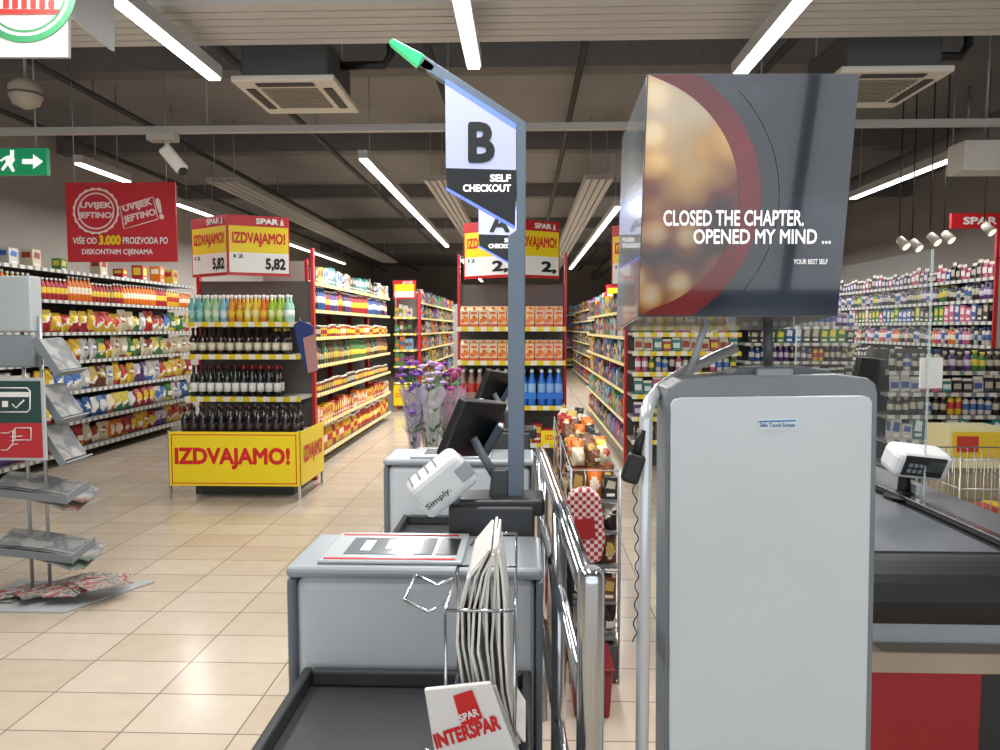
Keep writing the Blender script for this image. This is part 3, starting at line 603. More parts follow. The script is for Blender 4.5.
# ------------------------------------------------------------ self checkouts
BODY = M('bfc5ca', .35, noise=.02); TRIM = M('6a7178', .4); POLE = M('62707f', .35, .2)
def selfco(dy, letter, label, sticker):
    p = thing('self_checkout', label, 'checkout', (-.28, 2.0+dy, 0), 'self checkouts')
    s = V3((0, dy, 0))
    def Q(px, py, Y): return W(px, py, Y)+s
    def bx(a, b, c, d, e, f, name, mat, bev=0, par=None): return MB().box(a, b, c+dy, d+dy, e, f).build(name, mat, par or p, bev)
    xl = -.07 if not sticker else -.02
    bx(-.61+xl, .03, 1.965, 2.27, 0.02, .868, 'body', BODY, .03)
    bx(-.632+xl, -.606+xl, 1.96, 2.26, 0, .868, 'side_trim', TRIM, .012); bx(.031, .05, 1.955, 2.26, 0, .868, 'side_trim', TRIM, .006)
    bx(-.632+xl, .05, 1.952, 2.28, .869, .903, 'top_frame', M('949a9f', .35), .015)
    bx(-.57, -.17, 1.975, 2.255, .9035, .915, 'scanner_deck', M('b0b5b8', .2), .008)
    bx(-.51, -.26, 2.03, 2.19, .9155, .917, 'scanner_glass', M('7a8084', .08), 0)
    if sticker:
        bx(-.555, -.2, 2.22, 2.23, .9155, .917, 'red_stripe', TRED); bx(-.555, -.19, 1.985, 1.996, .9155, .917, 'red_stripe', TRED)
        for k in range(3): bx(-.47+k*.07, -.44+k*.07, 2.06+k*.02, 2.16, .9172, .918, 'scan_window', M('c4cacd', .2))
        bx(-.25, -.19, 2.03, 2.19, .9155, .9165, 'black_panel', M('2b2d30', .2))
    bx(-.58, .0, 1.32, 1.94, .02, .55, 'bagging_pedestal', M('7a8086', .5, noise=.05), .01)
    mb = MB(); mb.box(-.6, .02, 1.3+dy, 1.945+dy, .56, .585); mb.box(-.6, -.575, 1.3+dy, 1.945+dy, .585, .63); mb.box(-.005, .02, 1.3+dy, 1.945+dy, .585, .63)
    mb.box(-.575, -.005, 1.92+dy, 1.945+dy, .585, .63); mb.box(-.575, -.005, 1.3+dy, 1.325+dy, .585, .63)
    mb.build('bagging_tray', M('323437', .5, noise=.15, nscale=60), p, .008)
    bx(-.24, .03, 2.285, 2.46, .0, .99, 'column', M('34373a', .45), .01)
    MB().prism([Q(447, 500, 2.3), Q(545, 500, 2.3), Q(545, 517, 2.3), Q(450, 519, 2.3)], (0, .16, 0)).build('arm', M('202326', .4), p, .012)
    MB().prism([Q(492, 470, 2.36), Q(508, 470, 2.36), Q(508, 502, 2.36), Q(488, 502, 2.36)], (0, .06, 0)).build('neck', M('3b4046', .4), p, .005)
    c = Q(441, 482, 2.24); ro = (0, math.radians(-38), .25)
    o = MB().obox(c, (.19, .13, .125), ro).build('receipt_printer', M('d9dcdd', .35), p, .025)
    R = Euler(ro).to_matrix()
    MB().obox(c+R@V3((.075, -.0, -.005)), (.05, .1335, .05), ro).build('paper_slot', M('9fa4a8', .4), o, .004)
    for k in range(4): MB().obox(c+R@V3((-.07+k*.03, -.0, .063)), (.006, .11, .002), ro).build('vent_slot', M('7d8286', .4), o)
    txt('Simply.', c+R@V3((-.08, -.066, -.03)), R@V3((.09, 0, 0)), R@V3((0, 0, .022)), TBK, o, bold=.01)
    MB().tube([c+R@V3((.02, 0, -.06)), Q(455, 508, 2.34)], .012, 8).build('bracket', TRIM, o)
    c = Q(473, 428, 2.42); rot = (math.radians(-8), math.radians(22), math.radians(-32)); R = Euler(rot).to_matrix()
    m_ = MB().obox(c, (.035, .26, .2), rot).build('monitor', M('17191b', .4), p, .008)
    MB().obox(c+R@V3((-.0185, 0, 0)), (.002, .235, .175), rot).build('screen', M('0a0b10', .08), m_)
    MB().tube([c+R@V3((.015, .0, -.03)), Q(497, 480, 2.4)], .015, 8).build('hinge', TRIM, m_)
    MB().obox(Q(492, 440, 2.46), (.03, .1, .12), (0, math.radians(30), 0)).build('card_reader', M('26323e', .35), p, .006)
    Y = 2.36
    MB().prism([Q(508, 500, Y), Q(524, 500, Y), Q(526, 122, Y), Q(424, 55, Y), Q(419, 66, Y), Q(516.5, 129, Y), Q(516.5, 230, Y), Q(508, 236, Y)], (0, .035, 0)).build('sign_post', POLE, p, .003)
    MB().prism([Q(388, 42, Y-.002), Q(393, 38, Y-.002), Q(424, 54, Y-.002), Q(418, 67, Y-.002)], (0, .04, 0)).build('status_light', M('2fc070', .3, emit=.6), p, .004)
    MB().prism([Q(416, 68, Y), Q(425, 57, Y), Q(436, 66, Y), Q(432, 72, Y)], (0, .036, 0)).build('camera_eye', BLK, p, .004)
    MB().prism([Q(445, 81, Y), Q(516, 127, Y), Q(516, 170, Y), Q(446, 168, Y)], (0, .012, 0)).build('letter_panel', M('b4bbe0', .3, emit=.18), p)
    MB().prism([Q(446, 168, Y), Q(516, 170, Y), Q(515, 228, Y), Q(447, 188, Y)], (0, .012, 0)).build('caption_panel', M('0c0e14', .3), p)
    for pts in ([(445, 78), (516, 124), (516, 129), (445, 83)], [(446, 190), (446, 187), (515, 226), (515, 229)]):
        MB().prism([Q(a_, b_, Y-.002) for a_, b_ in pts], (0, .016, 0)).build('lit_edge', M('5f78e8', .3, emit=.9), p)
    def TT(t, a, b, c, d, m):
        P = Q(a, d, Y); txt(t, P, Q(c, d, Y)-P, Q(a, b, Y)-P, m, p, bold=.04, push=.003)
    if letter == 'B': TT(letter, 468, 122, 495, 163, TBK)
    else: TT(letter, 464, 132, 499, 165, TBK)
    TT('SELF', 490, 174.5, 511, 182, WE); TT('CHECKOUT', 463, 184.5, 511, 192, WE)
    return p
selfco(0, 'B', 'nearest self checkout with the letter B sign and black bagging tray', True)
selfco(1.65, 'A', 'second self checkout behind the nearest one with the letter A sign', False)
# ------------------------------------------------------------ wire bag rack
p = thing('bag_rack', 'chrome wire rack holding carrier bags above the bagging tray', 'rack', (-.1, 1.6, .586))
r = .0035
def wire(pts, rr=r): MB().tube(pts, rr, 6).build('wire', CHR, p)
def loop(z, x0, x1, y0, y1): wire([(x0, y0, z), (x1, y0, z), (x1, y1, z), (x0, y1, z), (x0, y0, z)])
loop(.98, -.16, -.02, 1.46, 1.74); loop(.72, -.16, -.02, 1.46, 1.74)
for x, y in ((-.02, 1.46), (-.02, 1.74), (-.16, 1.74), (-.16, 1.46)): wire([(x, y, .587), (x, y, 1.06 if (x > -.1 and y > 1.5) else .98)])
wire([(-.16, 1.5, .98), (-.2, 1.5, .96), (-.25, 1.5, .985), (-.25, 1.66, .985), (-.2, 1.66, .96), (-.16, 1.66, .98)])
wire([(-.02, 1.74, 1.06), (-.1, 1.74, 1.06), (-.13, 1.74, 1.03)])
wire([(-.02, 1.46, .66), (-.12, 1.44, .66), (-.2, 1.44, .7)])
NB = 9
LP = [(486, 556), (466, 580), (455, 612), (454, 650), (462, 690), (476, 724), (488, 742)]
RP_ = [(498, 550), (502, 578), (503, 612), (502, 652), (506, 692), (514, 724), (524, 746)]
for i in range(NB):
    f = i/(NB-1); rg = random.Random(i+5); yb = 1.495+.03*rg.random(); dep = .17+.04*rg.random(); ph = rg.uniform(0, 6)
    mid = []
    for k_, ((a_, b_), (c_, d_)) in enumerate(zip(LP, RP_)):
        q = W(a_+(c_-a_)*f+1.6*math.sin(ph+k_*1.3), b_+(d_-b_)*f+rg.uniform(-4, 4), 1.5); mid.append((q.x, q.z))
    th = .0052
    pts = [(x, yb, z) for x, z in mid]+[(x+th, yb, z) for x, z in reversed(mid)]
    o = MB().prism(pts, (0.004*rg.uniform(-1, 1), dep, .02*rg.uniform(-1, 1))).build('carrier_bag', M(['efede8', 'e0ded8', 'd2d0ca', 'e9e6de'][i % 4], .6, noise=.05, nscale=20), None)
    tag(o, 'flat folded pale carrier bag, %s of the hanging stack from left in the wire rack' % NTH[i], 'bag', 'folded carrier bags in the wire rack')
p = thing('carrier_bag', 'white carrier bag with red shop lettering leaning low in the wire rack', 'bag', (-.1, 1.42, .587))
A = [W(424, 690, 1.42), W(490, 683, 1.42), W(516, 752, 1.42), W(438, 775, 1.42)]
MB().prism(A, (0, .012, 0)).build('bag_sheet', M('e6e4e0', .5), p, .003)
A2 = [W(432, 694, 1.436), W(496, 686, 1.436), W(522, 758, 1.436), W(446, 778, 1.436)]
MB().prism(A2, (0, .006, 0)).build('bag_gusset', M('b8b6b0', .5), p, .002)
MB().add([W(453, 696, 1.417), W(472, 690, 1.417), W(483, 718, 1.417), W(462, 727, 1.417)], [(0, 1, 2, 3)]).build('red_logo', TRED, p, recalc=False)
TR('SPAR', 461, 722, 20, 8, .38, 1.416, WHT, p, bold=.03); TR('INTERSPAR', 437, 749, 68, 16, .3, 1.42, TRED, p, bold=.05)
# ------------------------------------------------------------ barrier rail
p = thing('barrier_rail', 'polished chrome barrier railing right of the self checkouts', 'railing', (.12, 2.0, 0))
MB().tube([(.13, 1.42, 0), (.13, 1.42, 1.06), (.13, 1.42, 1.075), (.13, 1.42, 1.085)], [.027, .027, .025, .016], 28).build('post', CHR, p)
MB().tube([(.1, 2.1, 0), (.1, 2.1, 1.03)], .022, 24).build('post', CHR, p)
MB().tube([(.07, 2.85, 0), (.07, 2.85, 1.03)], .022, 24).build('post', CHR, p)
MB().tube([(.125, 1.45, 1.035), (.1, 2.1, 1.045), (.072, 2.84, 1.045), (.063, 2.97, 1.05), (.056, 3.05, 1.035), (.055, 3.07, 1.0), (.06, 3.02, .965), (.07, 2.87, .95)], .022, 20).build('top_rail', CHR, p)
MB().tube([(.125, 1.45, .8), (.1, 2.1, .8), (.072, 2.84, .8)], .017, 20).build('lower_rail', CHR, p)
MB().tube([(.125, 1.45, .4), (.1, 2.1, .4), (.072, 2.84, .4)], .017, 20).build('lower_rail', CHR, p)
MB().lathe([(.06, 0), (.06, .008), (.03, .014)], (.13, 1.42, 0), 20).build('floor_flange', CHR, p)
o = MB().prism([W(548, 560, 2.3), W(560, 545, 2.3), W(572, 560, 2.3), W(574, 640, 2.3), W(566, 668, 2.3), W(556, 650, 2.3)], (.0, .03, 0)).build('mesh_bag', M('19191b', .8, noise=.3, nscale=60), None, .006)
tag(o, 'black bag hanging from the chrome railing', 'bag')
# impulse rack
X0, X1, Y0, Y1 = .2, .41, 3.15, 5.0
p = thing('wire_rack', 'wire impulse rack of snacks right of the chrome railing', 'rack', (.31, 4.0, 0))
ST2 = M('a5a8aa', .35, .4)
for x in (X0, X1):
    for y in (Y0, (Y0+Y1)/2, Y1): MB().tube([(x, y, 0), (x, y, .95)], .005, 6).build('post', ST2, p)
for z in (.25, .5, .75, .94):
    MB().tube([(X0, Y0, z), (X1, Y0, z), (X1, Y1, z), (X0, Y1, z), (X0, Y0, z)], .003, 6).build('wire_loop', ST2, p)
for k in range(12): MB().tube([(X1+.004, Y0+.08*k, 0.2), (X1+.004, Y0+.08*k, .94)], .002, 5).build('side_wire', ST2, p)
tiers = [.2, .36, .52, .67, .81]
for z in tiers: MB().box(X0+.01, X1-.01, Y0+.01, Y1-.01, z-.01, z).build('shelf', M('6b6e70', .5), p)
MB().box(X0, X1, Y0-.0, Y1, .02, .17).build('base', M('4a4744', .5), p)
SC = ['brown', 'brown', 'orange', 'dark', 'cream', 'dark', 'brown', 'dark', 'red', 'brown']
for ti, z in enumerate(tiers):
    for j in range(18):
        for i in (0, 1, 2):
            if j > 0 and i > 0 and ti < 4: continue
            c = random.choice(SC)
            kd = random.choice(['snack_bag', 'food_box', 'snack_bag'])
            o = put(kd, PAL[c][0], PAL[c][1], (X0+.038+i*.066, Y0+.05+j*.1, z+.001), -math.pi/2 if (i == 0 and j > 0) else 0, '%s snack pack on the %s tier of the wire impulse rack' % (c, ORD[ti]), 'snack', '%s snack packs, %s tier, impulse rack' % (c, ORD[ti]), .3); o.scale = (.58, .6, .62) if kd == 'food_box' else (.36, .5, .5)
for i in range(34):
    c = random.choice(SC)
    o = put('snack_bag', PAL[c][0], PAL[c][1], (X0+.045+.06*(i % 3)+random.uniform(-.01, .01), Y0+.1+i*.052, .935), random.uniform(-.8, .8), '%s small snack bag standing on top of the impulse rack' % c, 'snack bag', '%s bags on top of the impulse rack' % c); o.scale = (.34, .55, random.uniform(.25, .38)); o.rotation_euler[0] = random.uniform(-.45, .15)
p = thing('checked_bag', 'red and white checked bag hanging on the front of the impulse rack', 'bag', (.24, 3.05, .6))
MB().prism([W(567, 500, 3.05), W(572, 490, 3.05), W(590, 487, 3.05), W(601, 497, 3.05), W(606, 540, 3.05), W(602, 562, 3.05), W(585, 568, 3.05), W(571, 560, 3.05), W(565, 535, 3.05)], (0, .05, 0)).build('pouch', checker('red white check', 'a81e28', 'd8ccc8', 60), p, .02)
MB().prism([W(574, 520, 3.045), W(594, 518, 3.045), W(596, 538, 3.045), W(575, 541, 3.045)], (0, .004, 0)).build('pouch_label', M('a01c24', .4), p)
MB().tube([W(585, 490, 3.07), W(586, 478, 3.07), (W(586, 478, 3.07).x, 3.16, .94)], .003, 6).build('hook', STEEL, p)
p = thing('basket', 'dark red plastic basket on the floor below the checked bag', 'basket', (.27, 2.96, 0))
MB().prism([(.2, 2.86, 0), (.34, 2.86, 0), (.35, 2.84, .2), (.19, 2.84, .2)], (0, .24, 0)).build('body', M('841a20', .4), p, .01)
MB().box(.185, .355, 2.83, 3.09, .2, .215).build('rim', M('6d151b', .4), p, .005)
p = thing('promo_card', 'small yellow lettered card beside the centre endcap above the impulse rack', 'sign', W(562, 445, 6.2))
a, c = W(541, 444, 6.2), W(580, 431, 6.2)
MB().box(a.x, c.x, 6.2, 6.21, a.z, c.z).build('card', YEL, p)
T('IZDVAJAMO!', 545, 435, 577, 441, 6.2, TRED, p)
MB().tube([((a.x+c.x)/2, 6.22, 0), ((a.x+c.x)/2, 6.22, a.z+.05)], .012, 8).build('stand', STEEL, p)
# ------------------------------------------------------------ flowers
o = MB().box(-.8, -.42, 4.75, 5.2, 0, .58).build('flower_stand', M('5c5148', .6, noise=.1), None, .01)
tag(o, 'dark stand under the bouquets behind the second self checkout', 'stand')
for i, (bx_, by_, col, cn, wr) in enumerate([(-.73, 4.85, '7a4fa8', 'purple', 'b9a2d0'), (-.6, 4.83, 'c8a6dc', 'lilac', 'd8d2dc'), (-.48, 4.86, 'b03a7e', 'magenta', 'c9a2c0'), (-.67, 5.05, 'e9dcee', 'white', 'cfd0d4'), (-.53, 5.06, '64409a', 'violet', 'b8aad0')]):
    p = thing('bouquet', '%s flower bouquet wrapped in clear film behind the second self checkout' % cn, 'flowers', (bx_, by_, .581), 'wrapped bouquets')
    w_ = MB(); n = 14; vs = []; fs = []
    for k_, (r_, z_) in enumerate([(.02, 0), (.028, .12), (.05, .3), (.075, .46), (.1, .58)]):
        for q in range(n):
            a = 2*math.pi*q/n; rr = r_*(1+.14*math.sin(q*3.1+k_)); vs.append((bx_+rr*math.cos(a), by_+rr*math.sin(a), .581+z_+(.03*math.sin(q*2.3) if k_ == 4 else 0)))
    for k_ in range(4):
        for q in range(n): fs.append((k_*n+q, k_*n+(q+1) % n, (k_+1)*n+(q+1) % n, (k_+1)*n+q))
    w_.add(vs, fs, 0, False).build('wrapping', M(wr, .2, alpha=.4), p)
    st = MB(); lf = MB(); tips = []
    for k in range(20):
        a = k*2.4; rr = .015+.07*random.random(); tp = V3((bx_+rr*math.cos(a), by_+rr*math.sin(a), .581+.4+.34*random.random())); tips.append(tp)
        st.tube([(bx_+.005*math.cos(a), by_+.005*math.sin(a), .59), tp], .0025, 5)
        for q in range(3):
            b0 = V3((bx_, by_, .581)).lerp(tp, .45+.2*q); dd = V3((math.cos(a+q), math.sin(a+q), .8))*.06; sd = V3((-math.sin(a), math.cos(a), 0))*.014
            lf.add([b0, b0+dd*.5+sd, b0+dd, b0+dd*.5-sd], [(0, 1, 2, 3)])
    st.build('stems', M('4f7a3a', .6), p); lf.build('leaves', M('4d7f3c', .6), p)
    for tp in tips:
        f = MB(); f.ball(tp, .018, 1, 5)
        for q in range(6):
            a = q*math.pi/3; f.ball(tp+V3((math.cos(a)*.018, math.sin(a)*.018, .004)), .01, 0, 4, .6)
        f.build('flower', [M(col, .6), M('d8c27a' if cn == 'white' else col, .6)], p)
# ------------------------------------------------------------ advertising box
TLc, TRc, BRc, BLc = W(647, 73, 1.48), W(860, 73, 1.48), W(838, 316, 1.56), W(638, 317, 1.56)
pn = (TRc-TLc).cross(BLc-TLc).normalized()
if pn.y > 0: pn = -pn
CAMP = V3((0, 0, H))
def SP(px, py, e=.0):
    d = W(px, py, 1.0)-CAMP; t = (TLc+pn*e-CAMP).dot(pn)/d.dot(pn); return CAMP+d*t
p = thing('advertising_box', 'large dark advertising box with white slogan on poles above the cabinet', 'sign', (.46, 1.7, 1.56))
MB().prism([SP(647, 73), SP(860, 73), SP(838, 316), SP(638, 317)], V3((0, .37, -.03))).build('housing', M('6d7276', .15, noise=.3, nscale=4, coat=.5), p, .004)
m, nt, b = node_mat('dark glossy poster', .08, 0, .8)
tc = nt.nodes.new('ShaderNodeTexCoord'); n1 = nt.nodes.new('ShaderNodeTexNoise'); n1.inputs['Scale'].default_value = 2.2; n1.inputs['Detail'].default_value = 3
mp = nt.nodes.new('ShaderNodeMapping'); mp.inputs['Scale'].default_value = (1, 1, 2.5); mp.inputs['Rotation'].default_value = (0, .5, 0)
r_ = nt.nodes.new('ShaderNodeValToRGB'); set_ramp(r_, [(.3, '191d25'), (.5, '272e3a'), (.7, '444e5e')])
nt.links.new(tc.outputs['Object'], mp.inputs[0]); nt.links.new(mp.outputs[0], n1.inputs['Vector']); nt.links.new(n1.outputs['Fac'], r_.inputs[0]); nt.links.new(r_.outputs[0], b.inputs['Base Color'])
MB().add([SP(647.5, 74, .001), SP(859.5, 74, .001), SP(837.5, 315.5, .001), SP(638.5, 316.5, .001)], [(0, 1, 2, 3)]).build('front_panel', m, p, recalc=False)
vs = []; fs = []; vs2 = []
N = 40
for i in range(N+1):
    y = 74.5+i*(315.5-74.5)/N; d2 = (y-193)**2
    ox = 618+math.sqrt(max(143**2-d2, 0)); ix = 618+math.sqrt(max(121**2-d2, 24**2)); lf_ = 648.5-10*(y-73)/244
    ix = max(ix, lf_+.1)
    vs += [SP(ix, y, .0025), SP(ox, y, .0025)]; vs2 += [SP(lf_, y, .0018), SP(ix+1, y, .0018)]
    if i: fs.append((2*i-2, 2*i-1, 2*i+1, 2*i))
MB().add(vs, fs).build('red_band', M('7a1a1e', .12, coat=.6, noise=.25, nscale=6), p, recalc=False)
m, nt, b = node_mat('blurred amber picture', .12, 0, .6)
tc = nt.nodes.new('ShaderNodeTexCoord'); vo = nt.nodes.new('ShaderNodeTexVoronoi'); vo.feature = 'SMOOTH_F1'; vo.inputs['Scale'].default_value = 15; vo.inputs['Smoothness'].default_value = .6
r1 = nt.nodes.new('ShaderNodeValToRGB'); set_ramp(r1, [(.0, 'fffaec'), (.26, 'f4cf8a'), (.46, '9a5a2c'), (.65, '2e201c')])
sp = nt.nodes.new('ShaderNodeSeparateXYZ'); mr = nt.nodes.new('ShaderNodeMapRange')
zb_, zt_ = SP(640, 316).z-1.56, SP(640, 74).z-1.56
mr.inputs['From Min'].default_value = zb_; mr.inputs['From Max'].default_value = zt_
r2 = nt.nodes.new('ShaderNodeValToRGB'); set_ramp(r2, [(.0, '7a4e30'), (.22, '4e3428'), (.4, '2a2b34'), (.5, '7a3a34'), (.66, 'e8b870'), (1, 'fbf0d4')])
nz = nt.nodes.new('ShaderNodeTexNoise'); nz.inputs['Scale'].default_value = 9; nz.inputs['Detail'].default_value = 1
ad = nt.nodes.new('ShaderNodeMath'); ad.operation = 'MULTIPLY_ADD'; ad.inputs[1].default_value = .6
mx = nt.nodes.new('ShaderNodeMix'); mx.data_type = 'RGBA'; mx.inputs[0].default_value = .4
nt.links.new(tc.outputs['Object'], vo.inputs['Vector']); nt.links.new(vo.outputs['Distance'], r1.inputs[0])
nt.links.new(tc.outputs['Object'], sp.inputs[0]); nt.links.new(sp.outputs['Z'], mr.inputs['Value'])
nt.links.new(tc.outputs['Object'], nz.inputs['Vector']); nt.links.new(nz.outputs['Fac'], ad.inputs[0])
sb = nt.nodes.new('ShaderNodeMath'); sb.operation = 'SUBTRACT'; sb.inputs[1].default_value = .3
nt.links.new(mr.outputs['Result'], ad.inputs[2]); nt.links.new(ad.outputs[0], sb.inputs[0]); nt.links.new(sb.outputs[0], r2.inputs[0])
nt.links.new(r2.outputs[0], mx.inputs[6]); nt.links.new(r1.outputs[0], mx.inputs[7]); nt.links.new(mx.outputs[2], b.inputs['Base Color'])
nt.links.new(mx.outputs[2], b.inputs['Emission Color']); b.inputs['Emission Strength'].default_value = .18
MB().add(vs2, fs).build('picture', m, p, recalc=False)
PW = M('ffffff', .4, emit=.35)
def ST(s, a, b, c, d, m, **k):
    P = SP(a, d); txt(s, P, SP(c, d)-P, SP(a, b)-P, m, p, push=.0035, **k)
ST('CLOSED THE CHAPTER.', 663, 210, 803, 226, PW, bold=.025); ST('OPENED MY MIND ...', 693, 229, 830, 244, PW, bold=.025); ST('YOUR BEST SELF', 793, 259, 827, 264, PW)
fr = MB(); pts = []
for i in range(21):
    y = 90+i*10; pts.append(SP(630+math.sqrt(150**2-(y-193)**2), y, .003))
fr.tube(pts, .0006, 4); fr.build('thin_arc', M('8a7a70', .3), p)
PG = M('b3b8bb', .35)
MB().tube([W(708, 318, 1.72), W(700, 340, 1.72), W(690, 374, 1.72)], .008, 10).build('support_pole', PG, p)
MB().tube([W(768, 318, 1.72), W(768, 374, 1.72)], .011, 10).build('support_pole', M('55595d', .4), p)
# ------------------------------------------------------------ tall cabinet
Yc = 1.55
p = thing('cabinet', 'tall off-white cabinet with slim grey frame at centre right', 'cabinet', (.51, 1.67, 0))
out = [(667, 1070), (666, 396), (668, 388), (682, 380), (735, 375), (835, 374), (868, 378), (876, 384), (878, 396), (875, 1070)]
pts = []
for px, py in out:
    q = W(px, py if py < 1000 else 750, Yc); z = q.z if py < 1000 else 0.0; pts.append((q.x, Yc, z))
MB().prism(pts, (0, .11, 0)).build('frame', M('7b8288', .35, noise=.04), p, .004)
inn = [(671, 1070), (670, 404), (673, 399), (681, 397), (860, 395), (867, 397), (870, 402), (867, 1070)]
pts = []
for px, py in inn:
    q = W(px, py if py < 1000 else 750, Yc); z = q.z if py < 1000 else 0.05; pts.append((q.x, Yc-.012, z))
MB().prism(pts, (0, .0118, 0)).build('front_panel', M('d0d7da', .3, noise=.04, nscale=2.5), p, .003)
cp = [(728, 377), (740, 368), (775, 366.5), (810, 367), (830, 370), (836, 376)]
MB().prism([W(a, b, Yc+.02) for a, b in cp], (0, .085, 0)).build('cap', M('565c61', .4), p, .004)
MB().prism([W(757, 376.5, Yc-.001), W(758, 369, Yc-.001), W(793, 369, Yc-.001), W(794, 376, Yc-.001)], (0, .018, 0)).build('handle', M('8a9095', .3), p, .002)
st = MB().prism([W(758, 429, Yc-.0135), W(797, 428, Yc-.0135), W(797, 418, Yc-.0135), W(758, 419, Yc-.0135)], (0, .0012, 0)).build('sticker', M('dfe9ef', .4), p)
T('Safe Touch Screen', 760, 423, 795, 427, Yc-.0135, M('1f5f96', .5), st, push=.001)
MB().add([W(759, 421, Yc-.0145), W(796, 420, Yc-.0145), W(796, 421.5, Yc-.0145), W(759, 422.5, Yc-.0145)], [(0, 1, 2, 3)]).build('blue_stripe', M('2a7fb8', .4), st, recalc=False)
p = thing('guard_rail', 'light grey bent tube frame left of the tall cabinet', 'railing', (.24, 1.5, 0))
q = W(646, 420, 1.5)
MB().tube([(q.x, 1.5, 0), (q.x, 1.5, q.z), W(647, 410, 1.51), W(651, 400, 1.56), W(660, 388, 1.72), W(690, 368, 1.84), W(735, 348, 1.9)], .0135, 20).build('tube', M('d4d8db', .22, .35), p)
MB().lathe([(.035, 0), (.035, .01), (.02, .02)], (q.x, 1.5, 0), 16).build('floor_flange', M('b9bec2', .3, .15), p)
p = thing('handheld_scanner', 'black handheld device hanging on the grey tube left of the cabinet', 'scanner', W(635, 482, 1.47))
MB().obox(W(633, 468, 1.47), (.036, .03, .06), (0, .3, 0)).build('body', BLK, p, .008)
MB().tube([W(636, 455, 1.47), W(640, 440, 1.47), W(643, 430, 1.47)], [.011, .009, .006], 10).build('handle', BLK, p)
hp = []
for i in range(60):
    t = i/59; c_ = W(634+3*math.sin(t*3), 482+t*160, 1.47); a = i*.9; hp.append(c_+V3((.004*math.cos(a), .004*math.sin(a), 0)))
MB().tube(hp, .0013, 5).build('coiled_cord', BLK, p)
# ------------------------------------------------------------ conveyor checkout right
p = thing('checkout_counter', 'black conveyor checkout counter with red base at right edge', 'checkout', (1.35, 3.0, 0))
x0, x1 = .955, 1.5
prof = [(2.24-.11*math.sin(math.pi*t/12), .76-.1*math.cos(math.pi*t/12)) for t in range(13)]+[(4.6, .86), (4.6, .66)]
o = MB().prism([(x0, y, z) for y, z in prof], (1.78-x0, 0, 0)).build('conveyor_bed', M('121315', .5), p, .03)
MB().box(x0+.06, x1-.04, 2.28, 4.55, .861, .865).build('belt', M('4a4e53', .45, noise=.12, nscale=5), p)
MB().prism([(x1+.001, 2.26, .861), (x1+.001, 2.3, .885), (x1+.001, 4.6, .885), (x1+.001, 4.6, .861)], (.2, 0, 0)).build('side_ledge', M('4a4c4f', .4), p, .005)
MB().box(x1-.012, x1+.02, 2.32, 4.5, .886, .891).build('metal_strip', CHR, p)
MB().box(1.0, 1.62, 2.3, 4.5, .5, .658).build('cabinet_body', M('b3b9be', .45), p, .005)
MB().box(1.03, 1.8, 2.22, 2.295, .505, .57).build('bumper_board', M('b0a08c', .6, noise=.05), p, .006)
MB().box(1.0, 1.46, 2.34, 4.4, .0, .498).build('red_base', M('a31c23', .4), p, .01)
MB().box(1.465, 1.75, 2.36, 4.4, .0, .498).build('dark_base', M('2b2c2e', .5), p, .005)
zt = .866; b0 = W(903, 520, 3.0); bx_ = b0.x
p = thing('card_terminal', 'grey and black card terminal on a swivel stand above the belt', 'card terminal', (bx_, 3.0, zt))
MB().lathe([(.075, 0), (.075, .012), (.04, .02), (.03, .03)], (bx_, 3.0, zt), 18).build('base', BLK, p)
MB().tube([(bx_, 3.0, zt+.02), (bx_, 3.0, zt+.1), (bx_+.01, 2.98, zt+.15)], [.026, .022, .018], 12).build('stem', BLK, p)
ro = (.35, .12, .15)
c = W(916, 461, 2.96); R = Euler(ro).to_matrix()
h_ = MB().obox(c, (.235, .12, .115), ro).build('housing', M('cfd1d2', .35), p, .03)
MB().obox(c+R@V3((-.005, -.056, .005)), (.175, .012, .085), ro).build('keypad_face', M('26282b', .3), h_, .01)
MB().obox(c+R@V3((.04, -.063, .012)), (.07, .004, .045), ro).build('display', M('3d4a45', .15), h_)
for k in range(3):
    for j in range(2): MB().obox(c+R@V3((-.065+k*.022, -.064, -.014+.024*j)), (.014, .004, .014), ro).build('key', M('80868b', .4), h_)
p = thing('monitor', 'dark cashier monitor showing its edge just right of the advertising box', 'monitor', W(868, 400, 3.3))
c = W(868, 377, 3.3)
MB().obox(c, (.18, .03, .17), (.15, .1, .5)).build('casing', M('1b1c1e', .4), p, .006)
MB().tube([c, (c.x+.02, 3.36, .867)], .015, 10).build('stand', BLK, p)
p = thing('glass_guard', 'clear acrylic guard panel above the checkout counter', 'screen guard', (1.6, 3.6, .89))
MB().box(1.55, 1.556, 2.9, 4.3, .893, 1.85).build('pane', M('c8d0d2', .3, alpha=.04), p)
for y in (2.9, 4.3): MB().box(1.549, 1.557, y-.003, y+.003, .893, 1.85).build('pane_edge', M('b7cbc8', .2, alpha=.35), p)
for y in (2.96, 4.24): MB().box(1.545, 1.561, y-.02, y+.02, .893, .93).build('clamp', M('b7bbbe', .3, .5), p)
MB().obox(W(931, 373, 2.93), (.1, .003, .12), (0, 0, .2)).build('paper_note', M('cfcdc8', .6), p)
p = thing('wire_bin', 'wire mesh bin at the right edge behind the checkout', 'bin', (2.95, 4.8, 0))
X0, X1, Y0, Y1 = 2.68, 3.25, 4.6, 5.1; WB = M('b5b5ae', .3, .6)
def bw(pts, r_, nm='mesh_wire'): MB().tube(pts, r_, 5).build(nm, WB, p)
for i in range(1, 12):
    x = X0+(X1-X0)*i/12; bw([(x, Y0, .2), (x, Y0, .74)], .003); bw([(x, Y1, .2), (x, Y1, .74)], .003)
for i in range(1, 8):
    y = Y0+(Y1-Y0)*i/8; bw([(X0, y, .2), (X0, y, .74)], .003); bw([(X1, y, .2), (X1, y, .74)], .003)
